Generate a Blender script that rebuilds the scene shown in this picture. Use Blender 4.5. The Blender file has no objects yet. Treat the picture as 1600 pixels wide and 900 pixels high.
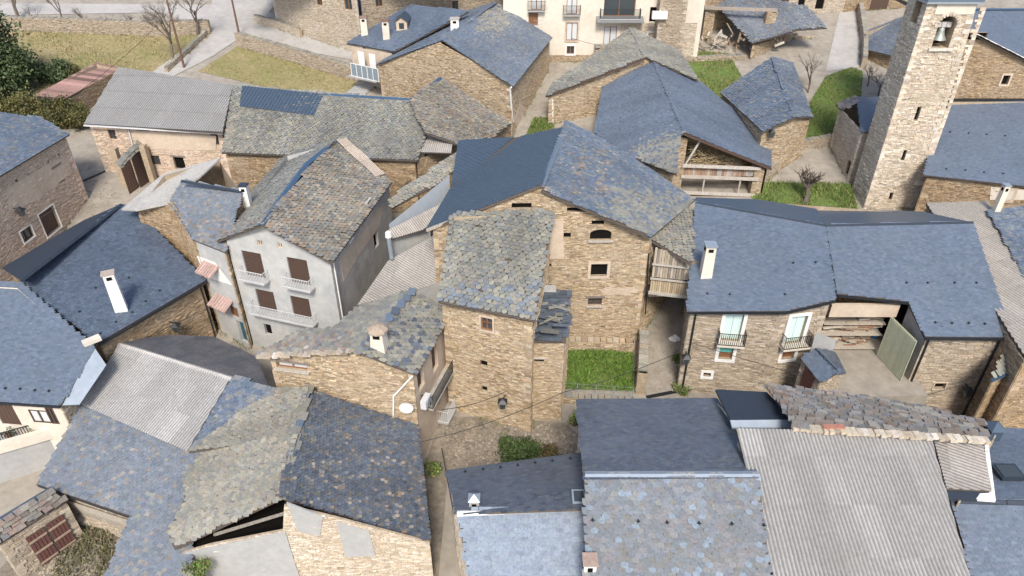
import bpy, bmesh, math, random
import numpy as np
from mathutils import Vector, Matrix
from mathutils.geometry import tessellate_polygon, delaunay_2d_cdt
random.seed(7); rng = np.random.default_rng(7)
SC = bpy.context.scene; COL = SC.collection
# ------------------------------------------------------------------ camera, sky, sun, exposure
PITCH = math.radians(33.2); FPX = 1067.0; CAMZ = 32.4
cam = bpy.data.cameras.new('camera'); camo = bpy.data.objects.new('camera', cam); COL.objects.link(camo)
camo.location = (0, 0, CAMZ); camo.rotation_euler = (math.pi/2 - PITCH, 0, 0)
cam.sensor_width = 36; cam.lens = 36*FPX/1600; cam.clip_end = 2000; cam.clip_start = .5
SC.camera = camo
SUN_EL = math.radians(47); SUN_AZ = math.radians(178)      # azimuth clockwise from +Y; the hazy sun stands behind the camera
w = bpy.data.worlds.new('World'); SC.world = w; w.use_nodes = True
nt = w.node_tree; bg = nt.nodes['Background']
sky = nt.nodes.new('ShaderNodeTexSky'); sky.sky_type = 'NISHITA'; sky.sun_disc = False
sky.sun_elevation = SUN_EL; sky.sun_rotation = SUN_AZ; sky.altitude = 1300; sky.air_density = 1.0; sky.dust_density = 6.0
nt.links.new(sky.outputs[0], bg.inputs[0]); bg.inputs[1].default_value = 0.14
sl = bpy.data.lights.new('sun', 'SUN'); sl.energy = 2.3; sl.angle = math.radians(14); sl.color = (1, .94, .85)
so = bpy.data.objects.new('sun', sl); COL.objects.link(so)
sd = Vector((math.sin(SUN_AZ)*math.cos(SUN_EL), math.cos(SUN_AZ)*math.cos(SUN_EL), math.sin(SUN_EL)))
so.rotation_euler = (-sd).to_track_quat('-Z', 'Y').to_euler(); so.location = (-30, -40, 80)
SC.view_settings.view_transform = 'Standard'; SC.view_settings.look = 'None'
SC.view_settings.exposure = 0.72; SC.view_settings.gamma = 1
SC.render.engine = 'CYCLES'
# ------------------------------------------------------------------ survey: photo bearing + height -> place on site
CT, ST = math.cos(PITCH), math.sin(PITCH)
def zg(x, y):
    d = y - 36
    return .22*min(d, 90) + .08*max(d-90, 0) if d > 0 else .06*d
def P(px, py, z):
    v = (py-450)/FPX; t = (CAMZ-z)/(ST+v*CT)
    return Vector(((px-800)/FPX*t, t*(CT-v*ST), z))
def G(px, py, h=0):
    z = h
    for _ in range(50):
        p = P(px, py, z); z = .5*z + .5*(zg(p.x, p.y)+h)
    return P(px, py, z)
def ray(px, py):
    v = (py-450)/FPX
    return Vector(((px-800)/FPX, CT-v*ST, -(ST+v*CT)))
EYE = Vector((0, 0, CAMZ))
def depth(p): return p[1]*CT + (CAMZ-p[2])*ST
def fit(pts):
    A = np.array([[p.x, p.y, 1] for p in pts]); b = np.array([p.z for p in pts])
    return np.linalg.lstsq(A, b, rcond=None)[0]
def on(pl, px, py):
    d = ray(px, py); a, b, c = pl
    t = (a*EYE.x + b*EYE.y + c - EYE.z)/(d.z - a*d.x - b*d.y)
    return EYE + d*t
def solve(pts):
    """(px,py,z) fixed, (px,py) lies on the plane of the fixed ones, Vector as is"""
    fx = [q if isinstance(q, Vector) else P(*q) for q in pts if isinstance(q, Vector) or len(q) == 3]
    pl = fit(fx)
    out = []
    for q in pts:
        if isinstance(q, Vector): out.append(Vector((q.x, q.y, pl[0]*q.x+pl[1]*q.y+pl[2])))
        elif len(q) == 3:
            p = P(*q)
            out.append(p if len(fx) <= 3 else on(pl, q[0], q[1]))
        else: out.append(on(pl, *q))
    return out, pl
# ------------------------------------------------------------------ objects
WM = {}
def link(o, parent=None):
    COL.objects.link(o)
    if parent is not None:
        o.parent = parent; o.matrix_parent_inverse = WM[parent.name].inverted()
    return o
def thing(name, label, cat, loc, group=None):
    o = bpy.data.objects.new(name, None); o.location = loc; o.empty_display_size = .5
    link(o); WM[o.name] = Matrix.Translation(loc)
    o['label'] = label; o['category'] = cat
    if group: o['group'] = group
    return o
def mesh_np(name, V, loops, starts, totals, mat, parent=None, cols=None, smooth=False):
    me = bpy.data.meshes.new(name)
    V = np.asarray(V, dtype=np.float32)
    me.vertices.add(len(V)); me.vertices.foreach_set('co', V.ravel())
    me.loops.add(len(loops)); me.loops.foreach_set('vertex_index', np.asarray(loops, dtype=np.int32))
    me.polygons.add(len(starts)); me.polygons.foreach_set('loop_start', np.asarray(starts, dtype=np.int32))
    try: me.polygons.foreach_set('loop_total', np.asarray(totals, dtype=np.int32))
    except Exception: pass
    me.update(calc_edges=True)
    if cols is not None:
        ca = me.color_attributes.new('Col', 'FLOAT_COLOR', 'POINT')
        c4 = np.ones((len(V), 4), dtype=np.float32); c4[:, :3] = cols
        ca.data.foreach_set('color', c4.ravel())
    me.materials.append(mat)
    me.polygons.foreach_set('use_smooth', [bool(smooth)]*len(me.polygons))
    o = bpy.data.objects.new(name, me); link(o, parent); WM[o.name] = Matrix.Identity(4)
    return o
def mesh(name, V, Fs, mat, parent=None, col=None, smooth=False):
    loops = [i for f in Fs for i in f]; tot = [len(f) for f in Fs]
    st = np.concatenate([[0], np.cumsum(tot)[:-1]]) if tot else []
    cols = None
    if col is not None: cols = np.tile(np.array(col, dtype=np.float32), (len(V), 1)) if np.ndim(col) == 1 else col
    return mesh_np(name, [tuple(v) for v in V], loops, st, tot, mat, parent, cols, smooth)
def single(o, label, cat, group=None, kind=None):
    """a thing that is one mesh: origin at its base"""
    me = o.data; n = len(me.vertices); co = np.empty(n*3, dtype=np.float32); me.vertices.foreach_get('co', co); co = co.reshape(-1, 3)
    base = np.array([co[:, 0].mean(), co[:, 1].mean(), co[:, 2].min()], dtype=np.float32)
    me.vertices.foreach_set('co', (co-base).ravel()); me.update(); o.location = [float(b) for b in base]
    WM[o.name] = Matrix.Translation(o.location)
    if kind: o['kind'] = kind
    if label: o['label'] = label
    if cat: o['category'] = cat
    if group: o['group'] = group
    return o
class MB:
    def __init__(s): s.V = []; s.F = []
    def add(s, V, F):
        k = len(s.V); s.V += [Vector(v) for v in V]; s.F += [[i+k for i in f] for f in F]; return s
    def box(s, c, sx, sy, sz, ux=Vector((1, 0, 0)), uy=Vector((0, 1, 0)), uz=Vector((0, 0, 1))):
        c = Vector(c); V = []
        for k in (-1, 1):
            for j in (-1, 1):
                for i in (-1, 1): V.append(c + ux*(i*sx/2) + uy*(j*sy/2) + uz*(k*sz/2))
        return s.add(V, [(0, 2, 3, 1), (4, 5, 7, 6), (0, 1, 5, 4), (2, 6, 7, 3), (0, 4, 6, 2), (1, 3, 7, 5)])
    def beam(s, a, b, w, h=None):
        a = Vector(a); b = Vector(b); d = b-a; L = d.length
        if L < 1e-5: return s
        d /= L; side = d.cross(Vector((0, 0, 1)))
        if side.length < 1e-3: side = Vector((1, 0, 0))
        side.normalize(); up = side.cross(d)
        return s.box((a+b)/2, L, w, h or w, d, side, up)
    def tube(s, pts, r, n=6, cap=True):
        pts = [Vector(p) for p in pts]; rs = r if isinstance(r, (list, tuple)) else [r]*len(pts); k = len(s.V)
        for i, p in enumerate(pts):
            d = (pts[min(i+1, len(pts)-1)] - pts[max(i-1, 0)]).normalized()
            a = d.cross(Vector((0, 0, 1)));  a = a.normalized() if a.length > .05 else Vector((1, 0, 0)); b = a.cross(d)
            for j in range(n):
                t = 2*math.pi*j/n; s.V.append(p + (a*math.cos(t)+b*math.sin(t))*rs[i])
        for i in range(len(pts)-1):
            for j in range(n):
                s.F.append([k+i*n+j, k+i*n+(j+1) % n, k+(i+1)*n+(j+1) % n, k+(i+1)*n+j])
        if cap:
            s.F.append([k+j for j in range(n)][::-1]); s.F.append([k+(len(pts)-1)*n+j for j in range(n)])
        return s
    def build(s, name, mat, parent=None, col=None, smooth=False): return mesh(name, s.V, s.F, mat, parent, col, smooth)
# ------------------------------------------------------------------ materials
MATS = {}
def material(name, col=(.5, .5, .5), rough=.8, attr=False, var=.25, scale=6., bump=.0, bscale=30., metal=0., spec=.5, col2=None, c2scale=.6, c2amt=.5, streak=None, stretch=(1, 1, 1), detail=6):
    m = bpy.data.materials.new(name); m.use_nodes = True; t = m.node_tree; N = t.nodes; L = t.links
    b = N['Principled BSDF']; b.inputs['Roughness'].default_value = rough; b.inputs['Metallic'].default_value = metal
    b.inputs['Specular IOR Level'].default_value = spec
    tc = N.new('ShaderNodeTexCoord'); mp = N.new('ShaderNodeMapping'); mp.inputs['Scale'].default_value = stretch
    geo = N.new('ShaderNodeNewGeometry'); L.new(geo.outputs['Position'], mp.inputs['Vector'])
    n1 = N.new('ShaderNodeTexNoise'); n1.inputs['Scale'].default_value = scale; n1.inputs['Detail'].default_value = detail; n1.inputs['Roughness'].default_value = .65
    L.new(mp.outputs[0], n1.inputs['Vector'])
    if attr:
        a = N.new('ShaderNodeAttribute'); a.attribute_name = 'Col'; src = a.outputs['Color']
    else:
        a = N.new('ShaderNodeRGB'); a.outputs[0].default_value = (*col, 1); src = a.outputs[0]
    if col2 is not None:
        n2 = N.new('ShaderNodeTexNoise'); n2.inputs['Scale'].default_value = c2scale; n2.inputs['Detail'].default_value = 8; n2.inputs['Roughness'].default_value = .7
        L.new(mp.outputs[0], n2.inputs['Vector'])
        rp = N.new('ShaderNodeMapRange'); rp.inputs[1].default_value = .45; rp.inputs[2].default_value = .68; rp.inputs[4].default_value = c2amt; L.new(n2.outputs[0], rp.inputs[0])
        mx = N.new('ShaderNodeMix'); mx.data_type = 'RGBA'; L.new(rp.outputs[0], mx.inputs[0]); L.new(src, mx.inputs[6]); mx.inputs[7].default_value = (*col2, 1); src = mx.outputs[2]
    mr = N.new('ShaderNodeMapRange'); mr.inputs[1].default_value = .25; mr.inputs[2].default_value = .75; mr.inputs[3].default_value = 1-var; mr.inputs[4].default_value = 1+var
    L.new(n1.outputs[0], mr.inputs[0])
    mul = N.new('ShaderNodeVectorMath'); mul.operation = 'SCALE'; L.new(src, mul.inputs[0]); L.new(mr.outputs[0], mul.inputs['Scale'])
    L.new(mul.outputs[0], b.inputs['Base Color'])
    if bump:
        n3 = N.new('ShaderNodeTexNoise'); n3.inputs['Scale'].default_value = bscale; n3.inputs['Detail'].default_value = 4; L.new(mp.outputs[0], n3.inputs['Vector'])
        bp = N.new('ShaderNodeBump'); bp.inputs['Strength'].default_value = bump; bp.inputs['Distance'].default_value = .03
        L.new(n3.outputs[0], bp.inputs['Height']); L.new(bp.outputs[0], b.inputs['Normal'])
    MATS[name] = m
    return m
M_slate = material('slate', attr=True, rough=.55, var=.3, scale=9, bump=.3, bscale=25)
M_slate_fine = material('slate_fine', attr=True, rough=.5, var=.14, scale=3, bump=.15, bscale=25, col2=(.13, .15, .17), c2scale=.35, c2amt=.3)
M_stone = material('stone', attr=True, rough=.92, var=.28, scale=7, bump=.5, bscale=22, col2=(.43, .35, .255), c2scale=.45, c2amt=.6)
M_mortar = material('mortar', (.40, .315, .215), rough=.95, var=.35, scale=4, bump=.5, bscale=30, col2=(.28, .23, .17), c2scale=.5, c2amt=.6)
M_deck = material('roof_boards', (.10, .08, .065), rough=.9, var=.3)
M_sheet = material('fibre_cement', attr=True, rough=.92, var=.22, scale=6, bump=.25, bscale=40, col2=(.22, .205, .185), c2scale=.35, c2amt=.4)
M_seam = material('blue_sheet_metal', (.072, .103, .142), rough=.42, var=.1, scale=2, metal=.25)
M_cap = material('blue_ridge_metal', (.06, .11, .18), rough=.4, var=.1, scale=2, metal=.2)
M_capdark = material('dark_metal', (.035, .045, .06), rough=.5, var=.15, scale=3, metal=.2)
M_zinc = material('zinc', (.32, .37, .42), rough=.45, var=.12, scale=2, metal=.3)
M_white = material('white_paint', (.78, .76, .72), rough=.7, var=.08, scale=3)
M_cream = material('cream_render', (.66, .60, .50), rough=.9, var=.1, scale=2, bump=.2, bscale=15, col2=(.5, .43, .34), c2scale=.4, c2amt=.5)
M_render = material('grey_white_render', (.46, .455, .43), rough=.9, var=.14, scale=1.6, bump=.2, bscale=14, col2=(.33, .35, .35), c2scale=.55, c2amt=.75)
M_cement = material('cement_render', (.36, .36, .35), rough=.9, var=.12, scale=2.5, bump=.25, bscale=20, col2=(.45, .44, .41), c2scale=.5, c2amt=.6)
M_greyrend = material('weathered_render', (.44, .415, .37), rough=.9, var=.2, scale=1.2, bump=.25, bscale=14, col2=(.27, .26, .24), c2scale=.5, c2amt=.7)
M_pinkrend = material('pale_earth_render', (.55, .45, .345), rough=.95, var=.12, scale=2, bump=.3, bscale=14, col2=(.36, .28, .2), c2scale=.6, c2amt=.6)
M_bluerend = material('pale_blue_render', (.44, .50, .56), rough=.9, var=.1, scale=2, col2=(.55, .52, .45), c2scale=.7, c2amt=.5)
M_brown = material('brown_wood', (.085, .05, .035), rough=.7, var=.3, scale=5, stretch=(1, 1, 6))
M_brownlt = material('varnished_wood', (.22, .10, .045), rough=.6, var=.25, scale=5)
M_grey_wood = material('weathered_wood', attr=True, rough=.9, var=.35, scale=4, bump=.3, bscale=20, stretch=(3, 3, .5))
M_glass = material('window_glass', (.05, .06, .065), rough=.12, var=.1, spec=.8)
M_curt = material('curtain', (.55, .57, .57), rough=.9, var=.12, scale=8)
M_dark = material('painted_dark', (.012, .011, .010), rough=1., var=.3, spec=0.)  # near-black colour stands in for the shade inside openings
M_teal = material('turquoise_paint', (.16, .60, .50), rough=.6, var=.06)
M_mint = material('mint_paint', (.60, .76, .72), rough=.6, var=.06)
M_green = material('green_paint', (.08, .2, .1), rough=.7, var=.2)
M_iron = material('black_iron', (.018, .02, .022), rough=.5, var=.2)
M_ironlt = material('white_iron', (.6, .6, .6), rough=.5, var=.1)
M_pink = material('terracotta_tile', attr=True, rough=.85, var=.25, scale=6)
M_yelgreen = material('green_sheet', attr=True, rough=.7, var=.12, scale=3)
M_conc = material('concrete_paving', (.32, .285, .235), rough=.92, var=.22, scale=1.5, bump=.3, bscale=20, col2=(.22, .19, .15), c2scale=.3, c2amt=.7)
M_road = material('road_concrete', (.40, .38, .35), rough=.92, var=.15, scale=1.2, bump=.2, bscale=20, col2=(.30, .28, .26), c2scale=.2, c2amt=.6)
M_soil = material('soil', (.23, .195, .15), rough=1, var=.4, scale=2, bump=.6, bscale=12, col2=(.14, .12, .09), c2scale=.6, c2amt=.8)
M_grass = material('grass_ground', (.11, .17, .035), rough=1, var=.4, scale=3, bump=.5, bscale=14, col2=(.13, .12, .05), c2scale=.5, c2amt=.7)
M_dry = material('dry_grass_ground', (.29, .235, .12), rough=1, var=.3, scale=2.5, bump=.5, bscale=10, col2=(.16, .17, .05), c2scale=.12, c2amt=.8)
M_blade = material('grass_blade', attr=True, rough=.9, var=.2)
M_leaf = material('leaf', attr=True, rough=.7, var=.2)
M_bark = material('bark', (.16, .13, .105), rough=.95, var=.3, scale=8, bump=.5, bscale=25)
M_pole = material('brown_pole', (.15, .085, .06), rough=.85, var=.25, scale=4)
M_cable = material('cable_rubber', (.03, .03, .03), rough=.7, var=.1)
M_bell = material('bronze', (.30, .33, .30), rough=.5, var=.2, metal=.4)
M_plast = material('green_plastic', (.02, .05, .045), rough=.4, var=.1)
PAL = {
 'new': ([(.114, .143, .187), (.107, .136, .18), (.124, .151, .192)], .08), 'newdark': ([(0.094, 0.112, 0.137), (0.106, 0.118, 0.134), (0.086, 0.103, 0.131)], .10), 'deepblue': ([(.085, .11, .15), (.08, .103, .142), (.092, .118, .158)], .10), 'light': ([(.235, .275, .325), (.215, .255, .305)], .06),  # newdark and light put slope shade and sunlight into the slate colour
 'blue': ([(.118, .152, .20), (.108, .142, .192), (.13, .162, .205), (.14, .168, .205), (.205, .208, .20)], .11),
 'bluelich': ([(.165, .19, .22), (.175, .195, .215), (.15, .175, .21), (.185, .20, .215), (.17, .192, .22)]*3+[(.28, .265, .225), (.21, .215, .215), (.235, .20, .165)], .10),
 'grey': ([(0.215, 0.212, 0.184), (0.245, 0.236, 0.193), (0.190, 0.192, 0.175), (0.275, 0.258, 0.202), (0.225, 0.212, 0.170), (0.165, 0.177, 0.179)], .13),
 'lichen': ([(0.265, 0.254, 0.212), (0.235, 0.229, 0.198), (0.295, 0.274, 0.213), (0.205, 0.204, 0.187), (0.300, 0.266, 0.198)], .13),
 'white_house': ([(0.200, 0.192, 0.166), (0.250, 0.227, 0.179), (0.160, 0.167, 0.166), (0.280, 0.236, 0.175), (0.270, 0.202, 0.138), (0.320, 0.291, 0.225)], .16),
 'dark': ([(.09, .108, .135), (.102, .12, .145), (.118, .128, .14), (.08, .098, .125), (.092, .11, .138), (.15, .138, .115)], .15),
 'rust': ([(.22, .185, .155), (.19, .185, .175), (.26, .195, .145), (.17, .175, .18), (.29, .265, .22)], .18),
 'round': ([(0.184, 0.202, 0.218), (0.168, 0.181, 0.190), (0.208, 0.211, 0.204), (0.160, 0.176, 0.195), (0.188, 0.181, 0.171), (0.192, 0.206, 0.218), (0.176, 0.194, 0.209), (0.200, 0.202, 0.199), (0.184, 0.202, 0.218), (0.176, 0.189, 0.199), (0.192, 0.198, 0.199), (0.180, 0.194, 0.209), (0.214, 0.254, 0.299)], .06),
 'ochre': ([(0.428, 0.324, 0.201), (0.383, 0.284, 0.168), (0.472, 0.375, 0.253), (0.322, 0.232, 0.137), (0.442, 0.354, 0.246), (0.500, 0.419, 0.313), (0.252, 0.188, 0.121)], .13),
 'tan': ([(0.404, 0.332, 0.245), (0.357, 0.290, 0.212), (0.448, 0.385, 0.302), (0.311, 0.253, 0.183), (0.425, 0.365, 0.296), (0.272, 0.225, 0.173)], .13),
 'pink': ([(0.598, 0.455, 0.347), (0.644, 0.513, 0.399), (0.552, 0.428, 0.319), (0.506, 0.409, 0.315), (0.666, 0.547, 0.451)], .10),
 'brown': ([(0.325, 0.225, 0.125), (0.365, 0.264, 0.157), (0.276, 0.189, 0.107), (0.405, 0.308, 0.200), (0.227, 0.161, 0.095)], .14),
 'tower': ([(0.625, 0.538, 0.417), (0.569, 0.482, 0.373), (0.678, 0.607, 0.500), (0.503, 0.423, 0.318), (0.583, 0.523, 0.440), (0.435, 0.367, 0.294)], .11),
 'pale': ([(0.535, 0.467, 0.370), (0.574, 0.514, 0.436), (0.487, 0.411, 0.315), (0.447, 0.372, 0.276)], .10),
}
TIGHT = {'grey': .65, 'white_house': .7, 'lichen': .65, 'dark': .8, 'bluelich': .75, 'blue': .8, 'round': 1.1, 'rust': .8, 'ochre': .9, 'tan': .85}
def pal(name, n):
    cs, j = PAL[name]; c = np.array(cs); c = c.mean(0)+(c-c.mean(0))*TIGHT.get(name, .9); c = c[rng.integers(0, len(cs), n)]
    j *= TIGHT.get(name, .9)
    return np.clip(c*(1+rng.normal(0, j, (n, 1)))*(1+rng.normal(0, .015, (n, 3))), .01, .9)
# ------------------------------------------------------------------ 2-D helpers
def inside(poly, x, y):
    r = np.zeros(len(x), bool); n = len(poly); j = n-1
    for i in range(n):
        xi, yi = poly[i]; xj, yj = poly[j]
        if abs(yj-yi) > 1e-9:
            c = ((yi > y) != (yj > y)) & (x < (xj-xi)*(y-yi)/(yj-yi)+xi); r ^= c
        j = i
    return r
def insts(T, faces, n):
    """n copies of a template: T is (n,K,3); faces index into K"""
    K = T.shape[1]; fl = np.array([i for f in faces for i in f]); tot = np.array([len(f) for f in faces])
    loops = (fl[None, :] + (np.arange(n)*K)[:, None]).ravel(); totals = np.tile(tot, n)
    starts = np.concatenate([[0], np.cumsum(totals)[:-1]])
    return T.reshape(-1, 3), loops, starts, totals
RECT = (np.array([(-.5, 0, 1), (.5, 0, 1), (.5, 1, 1), (-.5, 1, 1), (-.5, 0, 0), (.5, 0, 0), (.5, 1, 0), (-.5, 1, 0)]), [(0, 1, 2, 3), (4, 5, 1, 0), (5, 6, 2, 1), (7, 4, 0, 3)])
_r = [(-.5, .36), (-.36, .10), (0, 0), (.36, .10), (.5, .36)]
ROUND = (np.array([(a, b, 1) for a, b in _r] + [(.5, 1, 1), (-.5, 1, 1)] + [(a, b, 0) for a, b in _r]),
         [(0, 1, 2, 3, 4, 5, 6), (7, 8, 1, 0), (8, 9, 2, 1), (9, 10, 3, 2), (10, 11, 4, 3)])
class Frame: pass
def frame(pts, pl, eave):
    f = Frame(); i, j = eave
    u = (pts[j]-pts[i]).normalized(); n = Vector((-pl[0], -pl[1], 1)).normalized(); v = n.cross(u)
    if v.z < 0: u = -u; v = -v
    f.o, f.u, f.v, f.n = pts[i], u, v, n
    f.poly = [((p-f.o).dot(u), (p-f.o).dot(v)) for p in pts]
    f.to = lambda a, b, c: f.o + f.u*a + f.v*b + f.n*c
    return f
TILE_CACHE = {}
def tile_mesh(key, tmpl, w, l, th, hl, col):
    k = key
    if k in TILE_CACHE: return TILE_CACHE[k]
    T, Fs = tmpl; V = []
    for a, b, top in T:
        h = hl*(1-b) + .004; V.append((a*w, b*l, h if top else h-th))
    me = bpy.data.meshes.new('slate'); me.from_pydata(V, [], [list(f) for f in Fs]); me.update()
    ca = me.color_attributes.new('Col', 'FLOAT_COLOR', 'POINT')
    ca.data.foreach_set('color', np.tile(np.array([*col, 1], dtype=np.float32), len(V)))
    me.materials.append(M_slate); TILE_CACHE[k] = me
    return me
def slates(rf, f, tw, te, th, shape, pname, mat, jit=1., singles=True, zones=None, gap=None, holes=0.):
    xs = [p[0] for p in f.poly]; ys = [p[1] for p in f.poly]
    rows = []; r = 0; y = min(ys)
    while y < max(ys):
        n = int((max(xs)-min(xs))/tw)+2
        x = min(xs) + (np.arange(n)+(.5 if r % 2 else 0))*tw + rng.normal(0, .06*tw*jit, n)
        rows.append(np.stack([x, np.full(n, y)+rng.normal(0, .05*te*jit, n)], 1)); y += te; r += 1
    A = np.concatenate(rows); keep = inside(f.poly, A[:, 0], A[:, 1]+te*.45)
    if holes: keep &= rng.random(len(A)) > holes
    A = A[keep]; n = len(A)
    if n == 0: return
    cols = pal(pname, n)
    ctr = np.array(f.o)+A[:, :1]*np.array(f.u)+A[:, 1:2]*np.array(f.v)
    if zones is not None:
        for zpoly, zp, amt in zones:      # patches relaid with other slates
            D = ctr[:, 1]*CT+(CAMZ-ctr[:, 2])*ST
            px = 800+ctr[:, 0]/D*FPX; py = 450+((CAMZ-ctr[:, 2])*CT-ctr[:, 1]*ST)/D*FPX
            m = inside(zpoly, px+rng.normal(0, 7, n), py+rng.normal(0, 7, n)) & (rng.random(n) < amt)
            c2 = pal(zp, n); cols[m] = c2[m]
    ph = rng.uniform(0, 6.28, 4); uu, vv = A[:, 0], A[:, 1]
    wz = np.sin(uu*.9+ph[0]+.5*np.sin(vv*.8))+np.sin(uu*2.3+vv*.35+ph[1])+np.sin(vv*.7+uu*.25+ph[2]); cols = cols*(1+.055*min(jit, 1.2)*wz)[:, None]
    sag = (.017*(2+np.sin(uu*.55+ph[3])+np.sin(vv*.8+ph[0]))*(1 if jit >= .9 else .25))
    gap = gap or (.93 if shape == 'round' and th > .012 else .99 if shape == 'round' else .97)
    W = tw*gap*(1+rng.normal(0, .06*jit, n)); Ln = np.full(n, te*1.75); rot = rng.normal(0, .035*jit, n)
    HL = th*1.9*(1+np.abs(rng.normal(0, .35*jit, n))); roll = rng.normal(0, .012*jit, n)
    tmpl = RECT if shape == 'rect' else ROUND
    D = ctr[:, 1]*CT+(CAMZ-ctr[:, 2])*ST
    big = np.zeros(n, bool)
    if singles:
        pxw = tw*FPX/D; ok = np.where(pxw >= 9.3)[0]
        px = 800+ctr[:, 0]/D*FPX; py = 450+((CAMZ-ctr[:, 2])*CT-ctr[:, 1]*ST)/D*FPX
        ok = ok[(px[ok] > 0) & (px[ok] < 1600) & (py[ok] > 0) & (py[ok] < 900)]
        ok = ok[np.argsort(D[ok])][:300]; big[ok] = True
    fu, fv, fn, fo = (np.array(q) for q in (f.u, f.v, f.n, f.o))
    for i in np.where(big)[0]:
        k = int(rng.integers(0, 14)); key = (rf.name, k)
        me = tile_mesh(key, tmpl, W[i], Ln[i], th, HL[i], cols[i])
        o = bpy.data.objects.new('slate', me); c, s_ = math.cos(rot[i]), math.sin(rot[i])
        ax = fu*c+fv*s_; ay = -fu*s_+fv*c; p = ctr[i]+fn*sag[i]
        M = Matrix(((ax[0], ay[0], fn[0], p[0]), (ax[1], ay[1], fn[1], p[1]), (ax[2], ay[2], fn[2], p[2]), (0, 0, 0, 1)))
        link(o, rf); o.matrix_basis = M
    m = ~big; n2 = int(m.sum())
    if n2 == 0: return
    T, Fs = tmpl; K = len(T)
    a = T[None, :, 0]*W[m][:, None]; b = T[None, :, 1]*Ln[m][:, None]
    c, s_ = np.cos(rot[m])[:, None], np.sin(rot[m])[:, None]
    aa = a*c-b*s_; bb = a*s_+b*c
    h = sag[m][:, None]+HL[m][:, None]*(1-T[None, :, 1])+.004 + a*roll[m][:, None]*2 - th*(1-T[None, :, 2])
    V = ctr[m][:, None, :] + aa[..., None]*fu + bb[..., None]*fv + h[..., None]*fn
    Vf, lo, st, tt = insts(V, Fs, n2)
    o = mesh_np('slate_courses', Vf, lo, st, tt, mat, rf, np.repeat(cols[m], K, axis=0)); o['kind'] = 'stuff'
def clip_bm(bm, f):
    """cut a sheet to the (convex) outline of its roof"""
    n = len(f.poly); area = sum(f.poly[i][0]*f.poly[(i+1) % n][1]-f.poly[(i+1) % n][0]*f.poly[i][1] for i in range(n))
    for i in range(n):
        x0, y0 = f.poly[i]; x1, y1 = f.poly[(i+1) % n]
        nx, ny = (y1-y0, -(x1-x0)) if area > 0 else (-(y1-y0), x1-x0)
        bmesh.ops.bisect_plane(bm, geom=bm.verts[:]+bm.edges[:]+bm.faces[:], plane_co=(x0, y0, 0), plane_no=Vector((nx, ny, 0)).normalized(), clear_outer=True, dist=1e-5)
        if not bm.verts: return False
    return len(bm.faces) > 0
def sheets(rf, f, sw, sl, pitch, amp, base, mat, name='sheet', jit=.1, lift=.03, seam=False, colvar=.12, zones=None):
    xs = [p[0] for p in f.poly]; ys = [p[1] for p in f.poly]
    nx = max(1, math.ceil((max(xs)-min(xs))/sw)); ny = max(1, math.ceil((max(ys)-min(ys))/sl))
    for j in range(ny):
        for i in range(nx):
            x0 = min(xs)+i*sw; y0 = min(ys)+j*sl
            bm = bmesh.new(); prev = None
            if seam: prof = [(0, 0), (.012, .045), (.045, .045), (.057, 0), (sw-.003, 0)]
            else:
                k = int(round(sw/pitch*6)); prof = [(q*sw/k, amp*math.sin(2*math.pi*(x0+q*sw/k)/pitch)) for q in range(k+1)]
            for (a, h) in prof:
                cur = [bm.verts.new((x0+a, y0-.06, h+lift+amp)), bm.verts.new((x0+a, y0+sl, h+.004+amp))]
                if prev: bm.faces.new((prev[0], cur[0], cur[1], prev[1]))
                prev = cur
            if not clip_bm(bm, f): bm.free(); continue
            c = np.array(base)*(1+rng.normal(0, colvar))
            V = [f.to(*v.co) for v in bm.verts]; bm.verts.index_update()
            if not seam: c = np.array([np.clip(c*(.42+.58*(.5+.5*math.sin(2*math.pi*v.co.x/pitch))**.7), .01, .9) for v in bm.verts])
            Fs = [[v.index for v in fc.verts] for fc in bm.faces]; bm.free()
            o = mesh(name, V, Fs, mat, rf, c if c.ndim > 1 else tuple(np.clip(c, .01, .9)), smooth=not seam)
STY = {  # tile width, exposure, thickness, shape, palette, material, jitter
 'new': (.26, .14, .0035, 'rect', 'new', M_slate_fine, .3), 'newdark': (.28, .15, .005, 'rect', 'newdark', M_slate_fine, .5),
 'light': (.32, .2, .004, 'rect', 'light', M_slate_fine, .3), 'bigrect': (.30, .26, .012, 'rect', 'blue', M_slate, .5),
 'blue': (.30, .2, .012, 'rect', 'blue', M_slate, .9), 'bluelich': (.30, .2, .014, 'rect', 'bluelich', M_slate, .5),
 'grey': (.34, .24, .028, 'round', 'grey', M_slate, 1.2), 'lichen': (.28, .19, .026, 'round', 'lichen', M_slate, 1.8),
 'white_house': (.35, .25, .034, 'round', 'white_house', M_slate, 1.2), 'dark': (.23, .175, .02, 'round', 'dark', M_slate, 1.3),
 'rust': (.42, .25, .03, 'rect', 'rust', M_slate, 2.2), 'round': (.32, .20, .010, 'round', 'round', M_slate, .6), 'annex': (.36, .26, .036, 'round', 'grey', M_slate, 1.3),
}
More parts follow.
